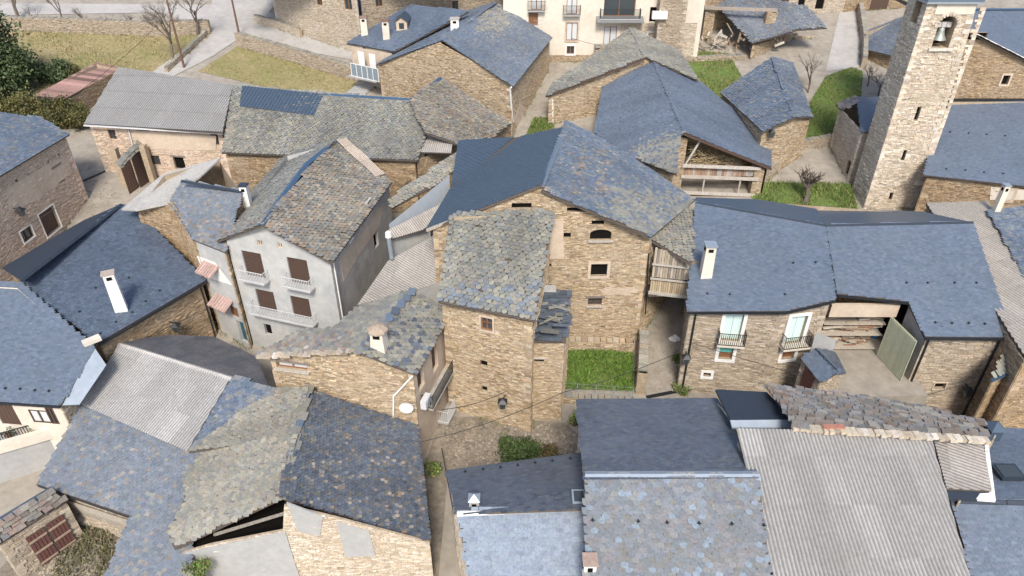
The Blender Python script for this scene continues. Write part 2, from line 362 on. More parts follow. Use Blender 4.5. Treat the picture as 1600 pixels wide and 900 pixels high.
def roof(h, pts, eave, style, name='roof', thick=.12, zones=None, deckmat=None, label=None, singles=True, deck=True, **kw):
    pts, pl = solve(pts); f = frame(pts, pl, eave); n = f.n; k = len(pts)
    V = [p - n*.012 for p in pts] + [p - n*(.012+thick) for p in pts]
    Fs = [list(range(k)), list(range(2*k-1, k-1, -1))] + [[i, (i+1) % k, k+(i+1) % k, k+i] for i in range(k)]
    rf = mesh(name, V, Fs, deckmat or M_deck, h)
    if label: rf['label'] = label
    if style in STY:
        tw, te, th, shp, pn, mt, jit = STY[style]
        slates(rf, f, kw.get('tw', tw), kw.get('te', te), th, shp, kw.get('pal', pn), mt, jit, singles, zones, holes=kw.get('holes', 0))
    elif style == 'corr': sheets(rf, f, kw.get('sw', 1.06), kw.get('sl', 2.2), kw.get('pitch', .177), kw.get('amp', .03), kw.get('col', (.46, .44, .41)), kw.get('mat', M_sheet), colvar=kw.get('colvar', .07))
    elif style == 'seam': sheets(rf, f, kw.get('sw', .5), kw.get('sl', 30), 1, 0, (.1, .1, .1), M_seam, 'metal_panel', seam=True, lift=.01)
    elif style == 'plain': pass
    return rf, pts, pl
def cap(h, pts, wd, mat, seg=1.2, name='ridge_cap', rise=.07, drop=.06, gap=0., col=None):
    pts = [p if isinstance(p, Vector) else P(*p) for p in pts]
    for a, b in zip(pts[:-1], pts[1:]):
        d = b-a; L = d.length; n = max(1, round(L/seg)); d /= L; s = d.cross(Vector((0, 0, 1))).normalized()
        for i in range(n):
            p, q = a+d*(L*i/n), a+d*(L*(i+1)/n-gap); e = .004*(i % 2); V = []
            for c in (p, q):
                V += [c+s*wd+Vector((0, 0, rise-drop-wd*.25+e)), c+Vector((0, 0, rise+e)), c-s*wd+Vector((0, 0, rise-drop-wd*.25+e)),
                      c+s*wd+Vector((0, 0, rise-drop-wd*.25-.04)), c-s*wd+Vector((0, 0, rise-drop-wd*.25-.04))]
            mesh(name, V, [(0, 1, 6, 5), (1, 2, 7, 6), (0, 5, 8, 3), (2, 4, 9, 7), (0, 3, 4, 2, 1), (5, 6, 7, 9, 8)], mat, h, col=col)
# ------------------------------------------------------------------ walls
WSTY = {'ochre': 'ochre', 'tan': 'tan', 'pink': 'pink', 'brown': 'brown', 'tower': 'tower', 'pale': 'pale'}
RENDER = {'white': M_white, 'cream': M_cream, 'render': M_render, 'cement': M_cement, 'weathered': M_greyrend, 'earth': M_pinkrend, 'blue': M_bluerend}
def stonework(h, A, d, n, poly, holes, pname, ch=(.05, .105), ln=(.14, .42), name='stonework'):
    zs = [p[1] for p in poly]; z = min(zs); C = []
    while z < max(zs):
        c = random.uniform(*ch); zm = z+c/2; xs = []
        for i in range(len(poly)):
            (x0, y0), (x1, y1) = poly[i], poly[(i+1) % len(poly)]
            if (y0 > zm) != (y1 > zm): xs.append(x0+(x1-x0)*(zm-y0)/(y1-y0))
        xs.sort()
        for a, b in zip(xs[::2], xs[1::2]):
            iv = [(a, b)]
            for (hx0, hx1, hz0, hz1) in holes:
                if z+c > hz0+.02 and z < hz1-.02:
                    nv = []
                    for p, q in iv:
                        if q <= hx0 or p >= hx1: nv.append((p, q))
                        else:
                            if hx0-p > .03: nv.append((p, hx0))
                            if q-hx1 > .03: nv.append((hx1, q))
                    iv = nv
            for p, q in iv:
                x = p
                while x < q-.02:
                    l = random.uniform(*ln)*(1.35 if random.random() < .12 else 1)
                    if q-x-l < .12: l = q-x
                    C.append((x, x+l, z, z+c)); x += l
        z += c
    m = len(C)
    if m == 0: return None
    C = np.array(C); g = rng.uniform(.003, .011, (m, 4)); pr = rng.gamma(2., .009, m)
    x0, x1, z0, z1 = C[:, 0]+g[:, 0], C[:, 1]-g[:, 1], C[:, 2]+g[:, 2], C[:, 3]-g[:, 3]
    ji = lambda: rng.normal(0, .009, m)
    T = np.zeros((m, 8, 3))
    tl = rng.normal(0, .008, m); tz = rng.normal(0, .008, m)
    for k, (xx, zz, sx, sz) in enumerate(((x0, z0, -1, -1), (x1, z0, 1, -1), (x1, z1, 1, 1), (x0, z1, -1, 1))):
        T[:, k, 0] = xx+ji()-sx*.008; T[:, k, 1] = zz+ji()*.6-sz*.005; T[:, k, 2] = pr+.008+sx*tl+sz*tz
        T[:, k+4, 0] = xx; T[:, k+4, 1] = zz; T[:, k+4, 2] = -.03
    Fs = [(0, 1, 2, 3), (4, 5, 1, 0), (5, 6, 2, 1), (6, 7, 3, 2), (7, 4, 0, 3)]
    A3 = np.array([A.x, A.y, 0.]); d3 = np.array([d.x, d.y, 0.]); n3 = np.array([n.x, n.y, 0.])
    W = A3 + T[..., :1]*d3 + T[..., 1:2]*np.array([0, 0, 1.]) + T[..., 2:3]*n3
    V, lo, st, tt = insts(W, Fs, m)
    o = mesh_np(name, V, lo, st, tt, M_stone, h, np.repeat(pal(pname, m), 8, axis=0)); o['kind'] = 'stuff'
    return o
class Wall: pass
FOOT = []
def wall(h, A, B, tops, zb, style, ops=(), name='wall', thick=.0, ch=(.05, .105), ln=(.14, .42)):
    """vertical wall from plan point A to B seen from its outer side with A left, B right; tops: [(s 0..1, z)]"""
    A = Vector((A[0], A[1])); B = Vector((B[0], B[1])); L = (B-A).length
    if L < .05: return None
    d = (B-A)/L; n = Vector((d.y, -d.x)); W = Wall()
    W.A, W.d, W.n, W.L, W.h = A, d, n, L, h
    W.pt = lambda s, z, o=0.: Vector((A.x+d.x*s+n.x*o, A.y+d.y*s+n.y*o, z))
    poly = [(0, zb), (L, zb)] + [(s*L, z) for s, z in reversed(tops)]
    W.poly = poly; holes = []; loops = []
    for op in ops:
        if op['kind'] == 'hole': op['deep'] = op.get('deep', .22) if op.get('deep', 0) >= 1.2 else .2
        s, z = op['s'], op['z']; hw = op['w']/2; hh = op['h']
        if op.get('arch'):
            k = 8; ar = op['arch']; lp = [(s-hw, z), (s+hw, z)]+[(s+hw*math.cos(math.pi*i/k), z+hh-ar+ar*math.sin(math.pi*i/k)) for i in range(k+1)]
        else: lp = [(s-hw, z), (s+hw, z), (s+hw, z+hh), (s-hw, z+hh)]
        e = op.get('sur', 0); loops.append(lp); op['loop'] = lp; holes.append((s-hw-e, s+hw+e, z-e*op.get('surb', 1), z+hh+e))
    flat = []; eds = []
    for lp in [poly]+loops:
        k0 = len(flat); flat += [Vector(p) for p in lp]; eds += [(k0+i, k0+(i+1) % len(lp)) for i in range(len(lp))]
    r = delaunay_2d_cdt(flat, eds, [], 0, 1e-5); V = [W.pt(p.x, p.y) for p in r[0]]; Fs = []
    cx = np.array([sum(r[0][i].x for i in t)/3 for t in r[2]]); cy = np.array([sum(r[0][i].y for i in t)/3 for t in r[2]])
    ok = inside(poly, cx, cy)
    for lp in loops: ok &= ~inside(lp, cx, cy)
    Fs = [list(t) for t, o_ in zip(r[2], ok) if o_]
    for lp, op in zip(loops, ops):
        dp = op.get('deep', .28); k = len(V); m = len(lp)
        V += [W.pt(x, y) for x, y in lp]+[W.pt(x, y, -dp) for x, y in lp]
        Fs += [[k+i, k+(i+1) % m, k+m+(i+1) % m, k+m+i] for i in range(m)]
    mt = RENDER.get(style, M_mortar)
    if thick:
        k = len(V); m = len(poly); V += [W.pt(x, y) for x, y in poly]+[W.pt(x, y, -thick) for x, y in poly]
        Fs += [[k+i, k+(i+1) % m, k+m+(i+1) % m, k+m+i] for i in range(m)]+[[k+m+i for i in range(m)]]
    W.ob = mesh(name, V, Fs, mt, h)
    FOOT.append((A, B, n))
    W.face = (EYE.xy-(A+B)/2).dot(n) > 0
    if style in WSTY and W.face: stonework(W.ob if h is not None else W.ob, A, d, n, poly, holes, WSTY[style], ch, ln)
    if style in WSTY and W.face and L > 3 and tops[0][1]-zb > 3.5:      # larger corner stones
        for e_, zt in ((0, tops[0][1]), (1, tops[-1][1])):
            gz = zg(*(A if e_ == 0 else B)); z_ = max(zb+.1, gz-.1); i = 0
            while z_ < zt-.35:
                l = random.uniform(.42, .62) if i % 2 else random.uniform(.24, .36); hq = random.uniform(.16, .27); s_ = l/2-.02 if e_ == 0 else L-l/2+.02
                if not any(h0-.05 < s_+l/2 and s_-l/2 < h1+.05 and z0-.05 < z_+hq and z_ < z1+.05 for h0, h1, z0, z1 in holes):
                    m_ = MB(); lbox(m_, W, s_, z_+hq/2, .012, l, hq-.015, .1); m_.build('quoin', M_stone, W.ob, col=tuple(pal(WSTY[style], 1)[0]*random.uniform(.98, 1.12)))
                z_ += hq; i += 1
    for op in ops: opening(W, op)
    return W
def panel(W, op, mt, dp, name, parent, shrink=0., col=None):
    lp = op['loop']; V = [W.pt(x, y, -dp) for x, y in lp]
    return mesh(name, V, [list(range(len(lp)))], mt, parent, col)
def lbox(m, W, s, z, o, ws, hz, do):
    m.box(W.pt(s, z, o), ws, do, hz, Vector((W.d.x, W.d.y, 0)), Vector((W.n.x, W.n.y, 0)), Vector((0, 0, 1)))
def opening(W, op):
    k = op['kind']; s, z, ww, hh = op['s'], op['z'], op['w'], op['h']; h = W.h
    if op.get('sur'):
        e = op['sur']; m = MB()
        for sg in (-1, 1): lbox(m, W, s+sg*(ww/2+e/2), z+hh/2, .02, e, hh+.001, .09)
        lbox(m, W, s, z+hh+e/2, .02, ww+2*e, e, .09)
        if op.get('surb', 1): lbox(m, W, s, z-e/2, .03, ww+2*e, e, .12)
        m.build('window_surround', op.get('surmat', M_white), h)
    if op.get('lintel'):
        m = MB(); lbox(m, W, s, z+hh+.09, .02, ww+.4, .16, .12); m.build('lintel', M_grey_wood if op['lintel'] == 1 else M_stone, h, col=(.2, .17, .14) if op['lintel'] == 1 else (.5, .44, .36))
    if op.get('sill'):
        m = MB(); lbox(m, W, s, z-.05, .07, ww+.25, .09, .26); m.build('sill', M_stone, h, col=(.45, .42, .37))
    dp = op['deep'] = op.get('deep', .28)
    if k == 'hole': panel(W, op, M_dark, dp-.002, 'painted_dark_panel', h)  # flat black panel paints the darkness behind the wall
    elif k == 'win':
        wd = panel(W, op, M_curt if op.get('curtain') else M_glass, dp-.06, 'window', h); m = MB(); b = .07
        lbox(m, W, s, z+b/2, -dp+.09, ww, b, .06); lbox(m, W, s, z+hh-b/2, -dp+.09, ww, b, .06)
        for q in (-1, 0, 1): lbox(m, W, s+q*(ww/2-b/2), z+hh/2, -dp+.09, b*(1 if q else 1.3), hh-2*b-.002, .06)
        if op.get('bars'): lbox(m, W, s, z+hh*.55, -dp+.095, ww-2*b-.002, .05, .05)
        m.build('window_frame', op.get('fmat', M_brownlt), wd)
    elif k == 'shut':
        sh = panel(W, op, M_brown, dp-.02, 'shutter', h); m = MB(); q = z+.05; n_ = int(hh/.11)
        for i in range(n_): lbox(m, W, s, z+(i+.5)*hh/n_, -dp+.05, ww-.06, hh/n_*.72, .03)
        m.build('slats', M_brown, sh)
    elif k == 'door':
        dr = panel(W, op, M_brown, dp-.02, 'door', h); n_ = max(3, int(ww/.22))
        for i in range(n_):
            m = MB(); lbox(m, W, s-ww/2+(i+.5)*ww/n_, z+hh/2-.02, -dp+.045, ww/n_-.015, hh-.08, .04); m.build('plank', op.get('mat', M_brown), dr)
    elif k == 'teal':
        dr = panel(W, op, M_dark, dp-.02, 'shutter_door' if hh > 1.6 else 'window', h)
        if hh > 1.6:
            for q in (-1, 1):
                m = MB(); lbox(m, W, s+q*ww/4, z+hh/2, -dp+.06, ww/2-.02, hh-.02, .05); m.build('door_leaf', M_mint, dr)
        else:
            m = MB(); lbox(m, W, s, z+hh*.72, -dp+.06, ww-.02, hh*.55, .05); m.build('blind', M_teal, dr)
            m = MB(); lbox(m, W, s, z+hh*.22, -dp+.05, ww-.02, hh*.4, .04); m.build('lower_panel', M_brownlt, dr)
    elif k == 'white': panel(W, op, M_white, dp-.2, 'blocked_window', h)
    elif k == 'green': panel(W, op, M_green, dp-.15, 'shutter', h)
    elif k == 'garage': 
        dr = panel(W, op, op.get('mat', M_brownlt), dp-.02, 'door', h)
def place_ops(Ws, specs):
    """specs: (px,py bottom centre, w, h, kind, extras) on candidate walls [(A,d,n,L,zlo,ztop)] -> per-wall lists"""
    res = [[] for _ in Ws]
    for sp in specs:
        px, py, ww, hh, kind = sp[:5]; ex = sp[5] if len(sp) > 5 else {}
        r = ray(px, py); best = None
        for i, (A, B, zb) in enumerate(Ws):
            L = (B-A).length; d = (B-A)/L; n = Vector((d.y, -d.x)); den = r.x*n.x+r.y*n.y
            if den > -1e-4: continue
            t = (A.x*n.x+A.y*n.y)/den; p = EYE+r*t; s = (p.xy-A).dot(d)
            if t > 0 and -.1 < s < L+.1 and (best is None or t < best[0]): best = (t, i, s, p.z, L)
        if best is None: print('OPENING MISSED', sp); continue
        t, i, s, z, L = best; s = min(max(s, ww/2+.06), L-ww/2-.06)
        res[i].append(dict(s=s, z=z, w=min(ww, L-.15), h=hh, kind=kind, **ex))
    return res
def house(name, label, cat, loop, style, ops=(), base=None, inset=.22, group=None, styles=None, ch=(.05, .105), ln=(.14, .42), h=None, drop=.07):
    """loop: roof outline points (Vector or px,py,z) round the house; walls stand under each side"""
    pts = [p if isinstance(p, Vector) else P(*p) for p in loop]
    area = sum(pts[i].x*pts[(i+1) % len(pts)].y-pts[(i+1) % len(pts)].x*pts[i].y for i in range(len(pts)))
    rev = area < 0
    styles = dict(styles or {})
    if rev:
        k = len(pts); pts = pts[::-1]; styles = {(k-2-i) % k: v for i, v in styles.items()}
    c = sum((p for p in pts), Vector())/len(pts)
    if base is None: base = min(zg(p.x, p.y) for p in pts)-.5
    if h is None: h = thing(name, label, cat, (c.x, c.y, base+.5), group)
    k = len(pts); q = []
    for i in range(k):
        a, b, e = pts[i-1].xy, pts[i].xy, pts[(i+1) % k].xy
        d1 = (b-a).normalized(); d2 = (e-b).normalized(); n1 = Vector((-d1.y, d1.x)); n2 = Vector((-d2.y, d2.x))
        mm = n1+n2; mm = mm/max(mm.length_squared/2, .35) if mm.length > .1 else n1
        q.append(Vector((b.x+mm.x*inset, b.y+mm.y*inset, pts[i].z-drop)))
    dirs = [(q[(i+1) % k].xy-q[i].xy).normalized() for i in range(k)]
    brk = [i for i in range(k) if dirs[i-1].dot(dirs[i]) < .985 or styles.get((i-1) % k, style) != styles.get(i, style)]
    segs = []
    for n_, i in enumerate(brk):
        j = brk[(n_+1) % len(brk)]; ids = [i]
        while ids[-1] != j or len(ids) == 1: ids.append((ids[-1]+1) % k)
        segs.append(ids)
    Ws = [(q[g[0]].xy, q[g[-1]].xy, base) for g in segs]
    ol = place_ops(Ws, ops); out = []
    for g, op in zip(segs, ol):
        st = styles.get(g[0], style)
        if st is None: continue
        a, b = q[g[0]].xy, q[g[-1]].xy; L = (b-a).length
        tops = [(max(0, min(1, (q[i].xy-a).dot(b-a)/L/L)), q[i].z) for i in g]
        out.append(wall(h, a, b, tops, base, st, op, ch=ch, ln=ln))
    return h, out
def gwall(h, A, apex, B, base, style, ops=(), inset=0, extra=None, **kw):
    """a gable wall: A left eave, apex, B right eave (3-D), one flat face"""
    L = (B-A).xy.length; d = (B-A).xy/L; s = max(.02, min(.98, (apex-A).xy.dot(d)/L))
    ol = place_ops([(A.xy, B.xy, base)], ops)
    return wall(h, A.xy, B.xy, [(0, A.z), (s, apex.z), (1, B.z)], base, style, ol[0], **kw)
# ------------------------------------------------------------------ ground
def ground():
    xs = np.concatenate([np.linspace(-400, -80, 12), np.arange(-76, 77, 2.), np.linspace(80, 400, 12)])
    ys = np.concatenate([np.linspace(-150, -5, 12), np.arange(0, 131, 2.), np.linspace(140, 600, 16)])
    V = [(x, y, zg(x, y)) for y in ys for x in xs]; nx = len(xs)
    Fs = [[j*nx+i, j*nx+i+1, (j+1)*nx+i+1, (j+1)*nx+i] for j in range(len(ys)-1) for i in range(nx-1)]
    o = mesh('ground', V, Fs, M_conc, smooth=True); o['kind'] = 'structure'
ground()
def drape(name, pix, mat, off=.02, step=1.2, kind='structure', h=0.):
    """a surface laid over the ground inside an outline"""
    b = [q if isinstance(q, Vector) else G(q[0], q[1], h) for q in pix]; d = []
    for i in range(len(b)):
        p, q = b[i].xy, b[(i+1) % len(b)].xy; n = max(1, int((q-p).length/step))
        d += [p+(q-p)*(k/n) for k in range(n)]
    poly = [(p.x, p.y) for p in d]; xs, ys = zip(*poly)
    gx, gy = np.meshgrid(np.arange(min(xs), max(xs), step), np.arange(min(ys), max(ys), step))
    gx, gy = gx.ravel()+.01, gy.ravel()+.013; m = inside(poly, gx, gy)
    pts = d+[Vector((x, y)) for x, y in zip(gx[m], gy[m])]; n = len(d)
    r = delaunay_2d_cdt(pts, [(i, (i+1) % n) for i in range(n)], [], 1, 1e-4)
    V = [(p.x, p.y, zg(p.x, p.y)+h+off) for p in r[0]]
    o = mesh(name, V, [list(f) for f in r[2]], mat, smooth=True)
    if kind: o['kind'] = kind
    return o, poly
def blades(name, poly, n, hgt, cols, label, off=.02, h=0.):
    xs, ys = zip(*poly); x = rng.uniform(min(xs), max(xs), n); y = rng.uniform(min(ys), max(ys), n)
    cl = np.sin(x*1.7+3)*np.sin(y*1.3)+np.sin(x*.6+y*.9)+rng.normal(0, .6, n)
    m = inside(poly, x, y) & (cl > -.75); x, y, cl = x[m], y[m], cl[m]; n = len(x)
    z = np.array([zg(a, b) for a, b in zip(x, y)])+off+h
    hh = hgt*rng.uniform(.4, 1.3, n)*(1+.25*np.clip(cl, -1, 2)); a = rng.uniform(0, 6.28, n); lean = rng.normal(0, .5, (n, 2))*hh[:, None]; wd = .035
    T = np.zeros((n, 4, 3)); bx, by = np.cos(a)*wd, np.sin(a)*wd
    T[:, 0] = np.stack([x-bx, y-by, z], 1); T[:, 1] = np.stack([x+bx, y+by, z], 1)
    T[:, 2] = np.stack([x+bx*.4+lean[:, 0], y+by*.4+lean[:, 1], z+hh], 1); T[:, 3] = np.stack([x-bx*.4+lean[:, 0], y-by*.4+lean[:, 1], z+hh*.96], 1)
    c = np.array(cols)[rng.integers(0, len(cols), n)]*rng.uniform(.7, 1.3, (n, 1))
    V, lo, st, tt = insts(T, [(0, 1, 2, 3)], n)
    o = mesh_np(name, V, lo, st, tt, M_blade, None, np.repeat(c, 4, axis=0)); single(o, label, 'grass', kind='stuff')
GREEN = [(.12, .20, .035), (.16, .24, .05), (.20, .235, .07), (.085, .14, .03), (.24, .21, .10)]; DRY = [(.32, .26, .14), (.27, .22, .10), (.22, .20, .07), (.36, .30, .18)]
# far field, road, lawns
_, fp = drape('dry_field', [(-80, 40), (330, 50), (325, 62), (262, 112), (180, 112), (100, 190), (-80, 210)], M_dry)
blades('field_grass', fp, 26000, .16, DRY, 'short dry yellow grass on the field beside the road')
drape('road', [(-80, 5), (330, 8), (345, -40), (470, -40), (420, 20), (560, 78), (560, 96), (372, 62), (330, 90), (260, 125), (232, 118), (328, 48), (250, 20), (-80, 26)], M_road, .06)
_, fp = drape('verge_lawn', [(372, 72), (545, 122), (575, 140), (555, 150), (430, 140), (310, 112)], M_dry, .05)
blades('verge_grass', fp, 6000, .14, [(.24, .22, .08), (.28, .24, .11), (.2, .2, .06)], 'patchy yellow green grass below the road wall')
_, fp = drape('church_lawn', [(1330, 105), (1348, 112), (1345, 160), (1318, 205), (1300, 225), (1245, 232), (1262, 190), (1265, 160), (1290, 120)], M_grass, .05)
blades('church_grass', fp, 9000, .22, GREEN, 'bright green grass left of the church')
_, fp = drape('terrace_lawn', [(1180, 285), (1330, 288), (1345, 350), (1170, 345)], M_grass, .05)
blades('terrace_grass', fp, 7000, .3, GREEN, 'green and brown grass behind the long slate house')
_, fp = drape('barnyard_lawn', [(1060, 78), (1140, 84), (1150, 105), (1165, 130), (1130, 160), (1088, 120), (1070, 100)], M_grass, .05)
blades('barnyard_grass', fp, 5000, .25, GREEN+DRY[:2], 'rough grass slope in front of the open barn')
_, fp = drape('garden_lawn', [(880, 545), (988, 548), (988, 612), (872, 608)], M_grass, .05)
blades('garden_grass', fp, 14000, .26, [(.13, .25, .03), (.17, .29, .045), (.10, .18, .03), (.2, .24, .07)], 'bright green grass in the walled garden plot')
_, fp = drape('gap_lawn', [(835, 185), (868, 185), (862, 212), (820, 215)], M_grass, .05)
blades('gap_grass', fp, 2500, .25, GREEN, 'small green patch between two slate houses')
drape('yard_soil', [(100, 770), (215, 800), (190, 960), (0, 960), (0, 890)], M_soil, .03)
_, fp = drape('yard_weeds_ground', [(120, 820), (180, 815), (180, 960), (90, 960), (75, 905)], M_soil, .05)
blades('yard_weeds', fp, 4500, .22, [(.10, .11, .04), (.16, .15, .07), (.2, .17, .1)], 'sparse weeds in the yard by the brown gates')
drape('alley_soil', [(690, 650), (880, 660), (930, 700), (930, 740), (700, 740), (680, 960), (740, 960), (660, 960), (662, 730)], M_soil, .03)
# ------------------------------------------------------------------ near row
def solid(h, pts, name, mat, thick=.15, col=None):
    pts, pl = solve(pts); k = len(pts)
    V = pts+[p-Vector((0, 0, thick)) for p in pts]
    return mesh(name, V, [list(range(k)), list(range(2*k-1, k-1, -1))]+[[i, (i+1) % k, k+(i+1) % k, k+i] for i in range(k)], mat, h, col=col)
def hooks(h, pl, pix):
    for px, py in pix:
        p = on(pl, px, py); m = MB(); m.box(p+Vector((0, 0, .07)), .05, .12, .12); m.box(p+Vector((0, -.04, .1)), .16, .03, .05); m.build('snow_guard', M_iron, h)
def chimney(h, px, py, z, w, hgt, mat, capmat=None, capcol=None, taper=.8, d=None, rz=0., kind='slab', zb=.6):
    """px,py,z: where the front foot of the shaft meets the roof"""
    p = P(px, py, z); d = d or w; u = Vector((math.cos(rz), math.sin(rz), 0)); v = Vector((-math.sin(rz), math.cos(rz), 0)); c = p+v*d/2; m = MB(); V = []
    for k, (zz, t) in enumerate(((-zb, 1), (hgt, taper))):
        for a, b in ((-1, -1), (1, -1), (1, 1), (-1, 1)): V.append(c+u*(a*w/2*t)+v*(b*d/2*t)+Vector((0, 0, zz)))
    m.add(V, [(0, 1, 5, 4), (1, 2, 6, 5), (2, 3, 7, 6), (3, 0, 4, 7), (4, 5, 6, 7)]); ch = m.build('chimney', mat, h)
    m = MB(); m.box(c-v*(d/2*(taper+.05))+Vector((0, 0, hgt-.28)), w*.42, .05, .22, u, v); m.box(c-u*(w/2*(taper+.05))+Vector((0, 0, hgt-.28)), .05, d*.42, .22, u, v); m.build('painted_flue_mouth', M_dark, ch)  # black boxes on the shaft paint the shade inside the flue
    m = MB(); t = taper
    if kind == 'dome':
        n = 8; V = []
        for zz, r in ((0, .62), (.12, .6), (.26, .42), (.34, .12)):
            for j in range(n): a = 2*math.pi*j/n; V.append(c+Vector((math.cos(a)*w*r*1.05, math.sin(a)*w*r*1.05, hgt+zz)))
        m.add(V, [[i*n+j, i*n+(j+1) % n, (i+1)*n+(j+1) % n, (i+1)*n+j] for i in range(3) for j in range(n)]+[list(range(3*n, 4*n)), list(range(n))[::-1]])
    elif kind == 'pyramid':
        e = w*t*.62; V = [c+Vector((-e, -e, hgt)), c+Vector((e, -e, hgt)), c+Vector((e, e, hgt)), c+Vector((-e, e, hgt)), c+Vector((0, 0, hgt+e*.9))]
        m.add(V, [(0, 1, 4), (1, 2, 4), (2, 3, 4), (3, 0, 4), (3, 2, 1, 0)])
    else: m.box(c+Vector((0, 0, hgt+.04)), w*t*1.25, d*t*1.25, .09, u, v)
    m.build('chimney_cap', capmat or M_stone, ch, col=capcol or (.33, .3, .26))
    return ch
# N1: corrugated barn, bottom right
h, _ = house('barn', 'barn with big pale corrugated roof at lower right', 'barn', [(1150, 668, 9.0), (1452, 675, 9.0), (1532, 960, 6.75), (1222, 960, 6.75)], 'tan', base=-1)
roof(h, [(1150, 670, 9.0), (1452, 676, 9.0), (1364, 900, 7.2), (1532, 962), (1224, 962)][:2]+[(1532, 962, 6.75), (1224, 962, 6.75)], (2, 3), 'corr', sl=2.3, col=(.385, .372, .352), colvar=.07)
rr, q, pl = roof(h, [(1197, 602, 7.9), (1330, 618), (1440, 636), (1532, 658, 7.9), (1540, 682), (1300, 672), (1243, 664, 9.15)], (0, 3), 'rust', name='rear_roof')
m = MB()
for i in range(34):
    t = i/33; a = P(1242+(1538-1242)*t, 664+(684-664)*t, 9.18)
    o = MB().box(a+Vector((0, -.15, -.02+random.uniform(-.03, .03))), random.uniform(.2, .34), random.uniform(.3, .5), random.uniform(.1, .2), *[Vector(v) for v in ((1, .0, .05*random.uniform(-1, 1)), (0, 1, 0), (0, 0, 1))]).build('ridge_stone', M_stone, h, col=tuple(pal('pale' if random.random() < .6 else 'tan', 1)[0]))
wall(h, P(1122, 626, 7.2), P(1160, 690, 7.6), [(0, 7.0), (1, 8.3)], 4, 'pale')
roof(h, [(1118, 608, 7.6), (1198, 612, 7.6), (1240, 655, 8.2), (1142, 656, 8.2)], (0, 1), 'plain', name='side_roof', deckmat=M_capdark)
solid(h, [(1141, 656.5, 8.24), (1240, 655.5, 8.24), (1241, 668, 8.05), (1144, 668, 8.05)], 'flashing', M_zinc, .1)
o = MB().box(P(1302, 668, 9.22), 1.0, .25, .22).build('ridge_tile', M_pink, h, col=(.36, .16, .11))
# eastern neighbour
h, _ = house('slate_house', 'dark slate house with roof window at lower right edge', 'house', [(1540, 668, 6.5), (1720, 674, 6.5), (1760, 962, 5.6), (1535, 962, 5.6)], 'tan', base=-1)
roof(h, [(1548, 668, 6.5), (1720, 674, 6.5), (1720, 786, 7.7), (1487, 780, 7.7)], (0, 1), 'newdark', name='rear_roof', pal='new')
_, _, pl = roof(h, [(1488, 782, 7.7), (1720, 787, 7.7), (1760, 962, 5.6), (1535, 962, 5.6)], (2, 3), 'new')
cap(h, [P(1484, 781, 7.72), P(1720, 787, 7.72)], .16, M_capdark, .8, gap=.03)
roof(h, [(1455, 677, 8.75), (1533, 682, 8.45), (1549, 768, 7.95), (1478, 764, 8.25)], (1, 2), 'corr', name='lean_to_roof', sl=1.8, sw=1.06, col=(.33, .30, .27))
solid(h, [(1478, 766, 8.15), (1549, 768, 7.9), (1553, 781, 7.85), (1483, 779, 8.05)], 'flashing', M_capdark, .15)
solid(h, [(1538, 690, 8.2), (1544, 690, 8.2), (1556, 782, 7.9), (1512, 779, 7.95), (1512, 772, 7.95), (1546, 770, 7.95)], 'white_sealant', M_white, .12)
wall(h, P(1490, 800, 7.3).xy, P(1545, 700, 7.3).xy, [(0, 7.9), (1, 8.2)], 5, 'tan')
sk = P(1574, 740, 7.45); m = MB(); m.box(sk+Vector((0, 0, .1)), 1.15, .95, .14); rw = m.build('roof_window', M_capdark, h); MB().box(sk+Vector((0, 0, .19)), .9, .7, .04).build('pane', M_glass, rw)
m = MB(); p = P(1548, 680, 6.9); m.box(p+Vector((0, 0, .1)), .62, .6, 1.0); e = .42; c = p+Vector((0, 0, .6)); m.add([c+Vector((-e, -e, 0)), c+Vector((e, -e, 0)), c+Vector((e, e, 0)), c+Vector((-e, e, 0)), c+Vector((0, 0, .3))], [(0, 1, 4), (1, 2, 4), (2, 3, 4), (3, 0, 4)]); m.build('chimney', M_seam, h)
# N2: centre
h, _ = house('slate_house', 'house with grey round slates and pale metal ridge, bottom centre', 'house', [(902, 625, 6.8), (1120, 623, 6.8), (1184, 745, 8.6), (1214, 962, 6.7), (914, 962, 6.7), (915, 745, 8.6)], 'pale', base=-1)
roof(h, [(900, 624, 6.8), (1121, 622, 6.8), (1186, 746, 8.6), (914, 746, 8.6)], (0, 1), 'newdark', name='rear_roof')  # slates coloured darker to paint the shaded rear slope
_, _, pl = roof(h, [(914, 746, 8.6), (1186, 746, 8.6), (1212, 962, 6.7), (914, 962, 6.7)], (2, 3), 'round')
cap(h, [P(914, 742, 8.62), P(1187, 742, 8.62)], .30, M_zinc, 1.0, rise=.06)
hooks(h, pl, [(926, 814), (997, 816), (1042, 818), (1092, 819), (1143, 820), (1193, 822)])
chimney(h, 922, 892, 7.35, .5, .35, M_white, M_stone, (.36, .26, .21), 1., zb=.3)
# N3
h, _ = house('slate_house', 'low house with white ridge strip and front slates painted sunlit pale blue', 'house', [(698, 735, 5.4), (911, 707, 5.6), (915, 792, 7.0), (913, 962, 5.55), (744, 962, 5.4), (714, 801, 6.9)], 'pale', base=-1.4)
_, _, plr = roof(h, [(698, 735, 5.4), (912, 707, 5.6), (915, 794), (714, 802, 6.9)], (0, 1), 'newdark', name='rear_roof')  # shade of the rear slope is put into its dark slate colour
roof(h, [(714, 802, 6.9), (915, 793, 7.0), (914, 962), (744, 962, 5.4)], (2, 3), 'light')  # sunlight on the front slope is painted as paler slates
cap(h, [P(714, 801, 6.93), P(915, 792, 7.03)], .16, M_white, 2.2, rise=.05)
hooks(h, plr, [(727, 738), (755, 734), (782, 731), (809, 728), (836, 724), (863, 721), (891, 717)])
chimney(h, 741, 797, 6.6, .5, .55, M_cement, M_zinc, (.4, .46, .52), .9, kind='pyramid', zb=.3)
